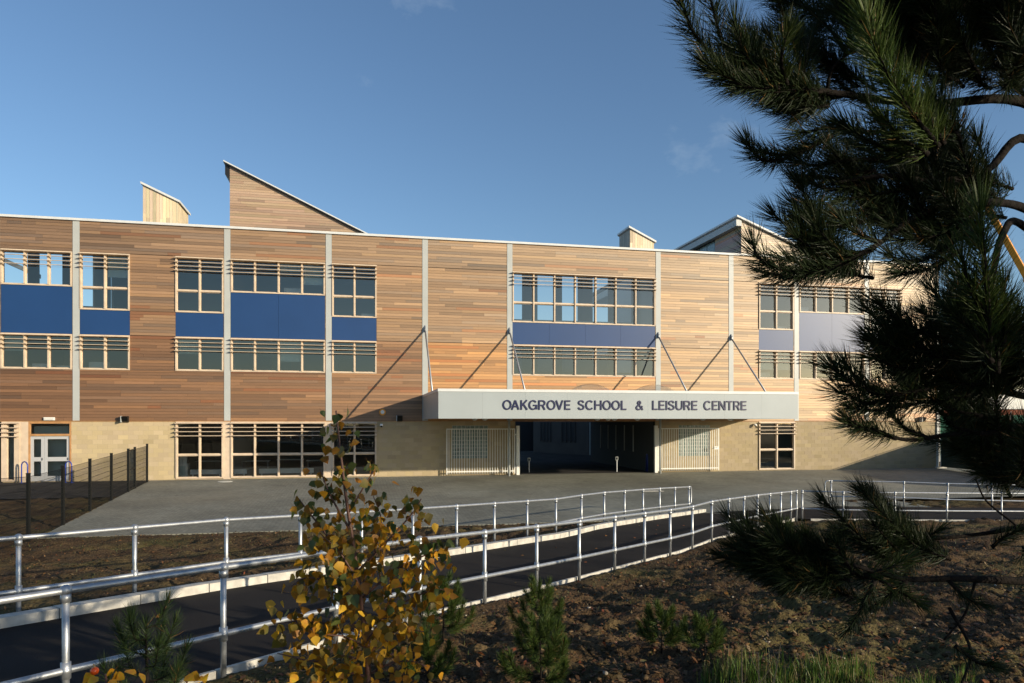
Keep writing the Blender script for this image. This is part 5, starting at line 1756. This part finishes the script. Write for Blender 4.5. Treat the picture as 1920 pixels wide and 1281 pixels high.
for (P, n) in bpaths:
    for i in range(n):
        if nleaf >= 300: break
        u = P[int((len(P) - 1) * (.12 + .88 * (i + rgb.random()) / n))] + rgb.normal(size=3) * np.array([.022, .03, .022])
        zt = u[2] + bz - E            # height relative to the eye
        lo = np.clip((-.10 - zt) / .55, 0, 1)  # lower leaves yellower, partly painting in their sunlit look
        q = rgb.random()
        if q < .62 * lo: k = 'yellow'
        elif q < .62 * lo + .24: k = 'amber'
        elif q < .62 * lo + .46: k = 'olive'
        else: k = 'green'
        if zt > -.22 and k == 'yellow' and rgb.random() < .6: k = 'olive'
        o = link('leaf', LM[k][rgb.integers(len(LM[k]))], None, birch)
        s = .020 + .013 * rgb.random() + (.004 if zt < -.3 else 0)
        o.scale = (s, s, s)
        o.location = tuple(u)
        o.rotation_euler = Euler((math.radians(rgb.normal(-75, 28)), math.radians(rgb.normal(0, 30)), rgb.random() * 6.283), 'XYZ')
        nleaf += 1

# the smaller leaves behind them, joined
XV, XF, XC = [], [], []
base_ = 0
for (P, n) in bpaths:
    for i in range(int(n * (2.8 if P[len(P) // 2][2] + bz - E < -.22 else 1.0))):
        u = P[int((len(P) - 1) * (.1 + .9 * rgb.random()))] + rgb.normal(size=3) * np.array([.03, .035, .03])
        zt = u[2] + bz - E
        lo = np.clip((-.10 - zt) / .55, 0, 1)  # same yellow bias towards the sunlit foot
        q = rgb.random()
        k = 'yellow' if q < .42 * lo else 'amber' if q < .42 * lo + .33 else 'olive' if q < .42 * lo + .55 else 'green'
        me = LM[k][rgb.integers(len(LM[k]))]
        vs = np.empty(len(me.vertices) * 3, dtype=np.float32); me.vertices.foreach_get('co', vs); vs = vs.reshape(-1, 3)[:17]
        rm = np.array(Euler((math.radians(rgb.normal(-75, 30)), math.radians(rgb.normal(0, 30)), rgb.random() * 6.283), 'XYZ').to_matrix())
        sc_ = .018 + .014 * rgb.random()
        XV.append((vs * sc_) @ rm.T + u)
        c = np.array(LC[k][rgb.integers(3)]) * (.75 + .4 * rgb.random())
        XC.append(np.repeat(c[None], 17, 0))
        tri = []
        for f in [(0, 1, 12), (12, 1, 2), (12, 2, 13), (13, 2, 3), (13, 3, 14), (14, 3, 4), (14, 4, 15), (15, 4, 5), (15, 5, 16), (16, 5, 6),
                  (0, 12, 7), (12, 13, 8), (12, 8, 7), (13, 14, 9), (13, 9, 8), (14, 15, 10), (14, 10, 9), (15, 16, 11), (15, 11, 10), (16, 6, 11)]:
            tri.append(tuple(x + base_ for x in f))
        XF.extend(tri); base_ += 17
tag(link('small_leaves', npmesh('small_leaves', np.concatenate(XV), np.array(XF), np.concatenate(XC), True), M['leaf'], birch), kind='stuff')

# rose plants bottom left
def rose(px, py, Y, label, hip, seed):
    rr = np.random.default_rng(seed)
    p = at(px, py, Y); z0 = float(ground_h(p.x, p.y))
    o = tag(empty('rose_bush', (p.x, p.y, z0)), label, 'rose')
    h = p.z - z0
    MB().tube([(0, 0, 0), (.03, .02, h * .5), (0, 0, h)], [.006, .005, .003], 6).build('stem', M['birchbark'], o, True)
    MB().tube([(.02, .01, h * .7), (.06, .0, h * .9), (.05, 0, h - .03)], [.004, .003, .002], 6).build('stem', M['birchbark'], o, True)
    for i in range(11):
        l = link('leaf', LM['yellow'][rr.integers(6)], None, o)
        s = .026 + .012 * rr.random(); l.scale = (s, s, s)
        l.location = (.02 + rr.normal() * .022, rr.normal() * .02, h + .012 - abs(rr.normal()) * .03)
        l.rotation_euler = (math.radians(rr.normal(-40, 30)), math.radians(rr.normal(0, 30)), rr.random() * 6.28)
    if hip:
        b = MB().ball((-.025, -.01, h + .012), .0115, 14, 10, .95).build('hip', M['hip'], o, True)
        MB().tube([(-.025, -.01, h + .022), (-.028, -.01, h + .032)], [.004, .001], 5).build('calyx', M['stalk'], b)
rose(198, 1264, 2.0, 'rose stem with one orange hip and yellow leaves', True, 3)
rose(350, 1278, 2.0, 'low rose stem with yellow leaves near the handrail', False, 4)

# dry weed stalks
def stalk(px, py0, py1, Y, label, seed):
    rr = np.random.default_rng(seed)
    p = at(px, py1, Y); z0 = float(ground_h(p.x, p.y)); top = at(px, py0, Y).z - z0
    o = tag(empty('dead_weed', (p.x, p.y, z0)), label, 'weed')
    pts = smooth_path([[0, 0, -.02], [.01, 0, top * .5], [rr.normal() * .03, 0, top]], 6)
    MB().tube([tuple(q) for q in pts], list(np.linspace(.006, .003, len(pts))), 5).build('stem', M['stalk'], o)
    for k in range(5):
        q = pts[int(len(pts) * (.35 + .12 * k))]; e = q + np.array([rr.normal() * .06, rr.normal() * .04, .07 + .05 * rr.random()])
        MB().tube([tuple(q), tuple(e)], [.003, .0015], 4).build('side_stem', M['stalk'], o)
stalk(1388, 1215, 1290, 4.2, 'thin dry weed stalk at the left edge of the grass', 1)
stalk(1420, 1225, 1290, 4.1, 'short forked dry weed stalk in the grass', 2)
stalk(1444, 1205, 1290, 4.1, 'tall pale dry weed stalk in the grass', 3)

# grass -----------------------------------------------------------------
def blades(n, sampler, hmin, hmax, seed, cols, wid=.0022, lean=.35):
    rr = np.random.default_rng(seed)
    X, Y = sampler(rr, n); n = len(X)
    Z = soil_h(X, Y) - .005
    h = hmin + (hmax - hmin) * rr.random(n) ** 1.3
    a = rr.random(n) * 6.283; ln = lean * h * rr.random(n)
    b = np.stack([X, Y, Z], 1)
    dv = np.stack([np.cos(a) * ln, np.sin(a) * ln, np.zeros(n)], 1)
    m = b + dv * .4 + np.stack([0 * h, 0 * h, h * .6], 1)
    t = b + dv * 1.2 + np.stack([0 * h, 0 * h, h * .95], 1)
    a2 = rr.random(n) * 6.283
    sd = np.stack([np.cos(a2), np.sin(a2), 0 * a2], 1) * wid
    V = np.stack([b - sd, b + sd, m + sd * .8, m - sd * .8, t], 1).reshape(-1, 3)
    ii = np.arange(n) * 5
    Fq = np.concatenate([np.stack([ii, ii + 1, ii + 2], 1), np.stack([ii, ii + 2, ii + 3], 1), np.stack([ii + 3, ii + 2, ii + 4], 1)])
    c = np.array(cols)[rr.integers(len(cols), size=n)] * (.7 + .6 * rr.random(n))[:, None]
    return V, Fq, np.repeat(c, 5, 0)
def smp(rr, n):
    X = 1.2 + 5.0 * rr.random(n * 3); Y = 3.9 + 2.3 * rr.random(n * 3) 
    d = vnoise(X, Y, 1.7, 9) + .5 * vnoise(X, Y, 5, 10)
    edge = 5.75 + .35 * (vnoise(X, Y * 0, 1.3, 12) - .5) - .0 * X
    k = (d > .64) & (Y < edge) & (X > 1.55 + .5 * (vnoise(Y, X * 0, 2, 13) - .5))
    return X[k][:n], Y[k][:n]
GC = [(.055, .125, .013), (.08, .15, .016), (.045, .09, .012), (.11, .13, .025), (.17, .14, .05)]
V_, F_, C_ = blades(16000, smp, .06, .24, 5, GC, .0028)
tag(link('grass', npmesh('grass', V_, F_, C_), M['grass']), 'bright green grass at the foot of the bank, bottom right', 'grass', kind='stuff')
def smp2(rr, n):
    X = -16 + 34 * rr.random(n * 6); Y = 5 + 18.5 * rr.random(n * 6)
    d = vnoise(X, Y, .9, 19) * .6 + vnoise(X, Y, 4, 20) * .5
    t = X * PU[0] + Y * PU[1]; lat = X * PU[1] - Y * PU[0]
    k = (d > .62) & ~hardmask(X, Y)
    k &= (lat > NEAR + .1) | (lat < FAR - .1)
    return X[k][:n], Y[k][:n]
V_, F_, C_ = blades(14000, smp2, .02, .07, 6, [(.09, .10, .03), (.07, .10, .02), (.14, .11, .05)], .003, .8)
tag(link('weed_seedlings', npmesh('weed_seedlings', V_, F_, C_), M['grass']), 'sparse low weeds sprouting over the bare soil', 'weeds', kind='stuff')

# clods and stones -------------------------------------------------------
def clods(n, sampler, seed, smin, smax, palette):
    rr = np.random.default_rng(seed)
    X, Y = sampler(rr, n); n = len(X)
    s = smin + (smax - smin) * rr.random(n) ** 4.0
    ico = []
    ph = (1 + 5 ** .5) / 2
    for a in (-1, 1):
        for b in (-ph, ph): ico += [(a, b, 0), (0, a, b), (b, 0, a)]
    ico = np.array(ico); ico /= np.linalg.norm(ico[0])
    # hull faces of the icosahedron
    fc = []
    for i in range(12):
        for j in range(i + 1, 12):
            for k in range(j + 1, 12):
                d = [np.linalg.norm(ico[i] - ico[j]), np.linalg.norm(ico[j] - ico[k]), np.linalg.norm(ico[i] - ico[k])]
                if max(d) < 1.1:
                    nn = np.cross(ico[j] - ico[i], ico[k] - ico[i])
                    fc.append((i, j, k) if nn.dot(ico[i]) > 0 else (i, k, j))
    fc = np.array(fc)
    r = .45 + .9 * rr.random((n, 12))
    st = np.stack([.8 + .6 * rr.random(n), .8 + .6 * rr.random(n), 35 * .01 + .35 * rr.random(n)], 1)
    a = rr.random(n) * 6.283
    P = ico[None] * r[:, :, None] * st[:, None, :] * s[:, None, None]
    ca, sa = np.cos(a)[:, None], np.sin(a)[:, None]
    PX = P[:, :, 0] * ca - P[:, :, 1] * sa; PY = P[:, :, 0] * sa + P[:, :, 1] * ca
    Z = soil_h(X, Y) + s * .05
    V = np.stack([PX + X[:, None], PY + Y[:, None], P[:, :, 2] + Z[:, None]], 2).reshape(-1, 3)
    Fq = (fc[None] + (np.arange(n) * 12)[:, None, None]).reshape(-1, 3)
    pr = np.array([p[0] for p in palette]); pr = pr / pr.sum()
    c = np.array([p[1] for p in palette])[rr.choice(len(palette), size=n, p=pr)] * (.7 + .6 * rr.random(n))[:, None]
    return V, Fq, np.repeat(c, 12, 0)
def smp3(rr, n):
    Y = 4.3 + 12 * rr.random(n * 4) ** 1.6; X = -3 + (3 + Y * .75) * rr.random(n * 4) * 1.05
    lat = X * PU[1] - Y * PU[0]
    k = (lat > NEAR + .08) & ~hardmask(X, Y) & (Y < 23.3)
    return X[k][:n], Y[k][:n]
PAL = [(60, (.058, .037, .020)), (24, (.085, .058, .030)), (10, (.13, .092, .052)), (1.3, (.36, .32, .26)), (1.8, (.17, .055, .027)), (4, (.14, .082, .034))]
V_, F_, C_ = clods(26000, smp3, 31, .004, .036, PAL)
tag(link('soil_clods', npmesh('soil_clods', V_, F_, C_), M['clod']), 'clods, stones and leaf litter on the planted bank', 'soil', kind='stuff')
def smp4(rr, n):
    X = -17 + 24 * rr.random(n * 4); Y = 6 + 17 * rr.random(n * 4)
    lat = X * PU[1] - Y * PU[0]
    k = (lat < FAR - .06) & ~hardmask(X, Y)
    return X[k][:n], Y[k][:n]
V_, F_, C_ = clods(9000, smp4, 32, .005, .035, PAL)
tag(link('soil_clods', npmesh('soil_clods', V_, F_, C_), M['clod']), 'small clods and stones on the soil strip beyond the path', 'soil', kind='stuff')
# leaf litter, bark and straw lying on the soil
def litter(n, sampler, seed):
    rr = np.random.default_rng(seed)
    X, Y = sampler(rr, n); n = len(X)
    L = .010 + .035 * rr.random(n) ** 2; W = L * (.15 + .55 * rr.random(n))
    a = rr.random(n) * 6.283; tilt = rr.normal(size=n) * .45; tw = rr.normal(size=n) * .4
    u = np.stack([np.cos(a) * np.cos(tilt), np.sin(a) * np.cos(tilt), np.sin(tilt)], 1)
    v = np.stack([-np.sin(a) * np.cos(tw), np.cos(a) * np.cos(tw), np.sin(tw)], 1)
    c0 = np.stack([X, Y, soil_h(X, Y) + .012 + .006 * rr.random(n)], 1)
    up = np.array([0, 0, 1.0])[None] * (L * .25 * rr.random(n))[:, None]
    V = np.stack([c0 - u * L[:, None], c0 + v * W[:, None] + up, c0 + u * L[:, None], c0 - v * W[:, None] + up], 1).reshape(-1, 3)
    ii = np.arange(n) * 4
    Fq = np.concatenate([np.stack([ii, ii + 3, ii + 1], 1), np.stack([ii + 1, ii + 3, ii + 2], 1)])
    pal = np.array([(.16, .075, .03), (.11, .06, .03), (.24, .13, .05), (.30, .21, .10), (.20, .06, .025), (.08, .05, .03)])
    c = pal[rr.choice(6, size=n, p=[.28, .28, .16, .06, .06, .16])] * (.7 + .6 * rr.random(n))[:, None]
    return V, Fq, np.repeat(c, 4, 0)
V_, F_, C_ = litter(22000, smp3, 71)
tag(link('leaf_litter', npmesh('leaf_litter', V_, F_, C_), M['leaf']), 'fine leaf and bark litter over the planted bank', 'litter', kind='stuff')
V_, F_, C_ = litter(12000, smp4, 72)
tag(link('leaf_litter', npmesh('leaf_litter', V_, F_, C_), M['leaf']), 'fine leaf litter on the soil strip beyond the path', 'litter', kind='stuff')
# fallen leaves, orange and dry, lying on the bank
rr = np.random.default_rng(90)
lm = []
for c in ((.34, .11, .03), (.42, .20, .04), (.26, .10, .035), (.45, .30, .10)):
    lm.append(leaf_mesh('fallen_leaf', c, .3, .2))
cnt = 0
while cnt < 45:
    Y = 4.8 + 6 * rr.random() ** 1.5; X = -2.2 + (2.2 + Y * .7) * rr.random()
    lat = X * PU[1] - Y * PU[0]
    if lat < NEAR + .15 : continue
    o = link('fallen_leaf', lm[rr.integers(4)])
    s = .035 + .04 * rr.random(); o.scale = (s, s, s)
    o.location = (X, Y, float(soil_h(X, Y)) + .03); o.rotation_euler = (rr.normal() * .4, rr.normal() * .4, rr.random() * 6.28)
    tag(o, 'dry orange brown leaf fallen on the dark bank soil', 'leaf', 'fallen leaves on the bank')
    cnt += 1

# a few leaves blown onto the ramp
cnt = 0
while cnt < 26:
    t = 3 + 17 * rr.random(); lat = FAR + .4 + (NEAR - FAR - .7) * rr.random()
    X, Y = pt_(t, lat)
    o = link('fallen_leaf', lm[rr.integers(4)])
    q = .04 + .03 * rr.random(); o.scale = (q, q, q)
    o.location = (X, Y, float(prof(t)) + .018); o.rotation_euler = (rr.normal() * .25, rr.normal() * .25, rr.random() * 6.28)
    tag(o, 'small dry leaf blown onto the dark tarmac ramp', 'leaf', 'leaves on the ramp')
    cnt += 1
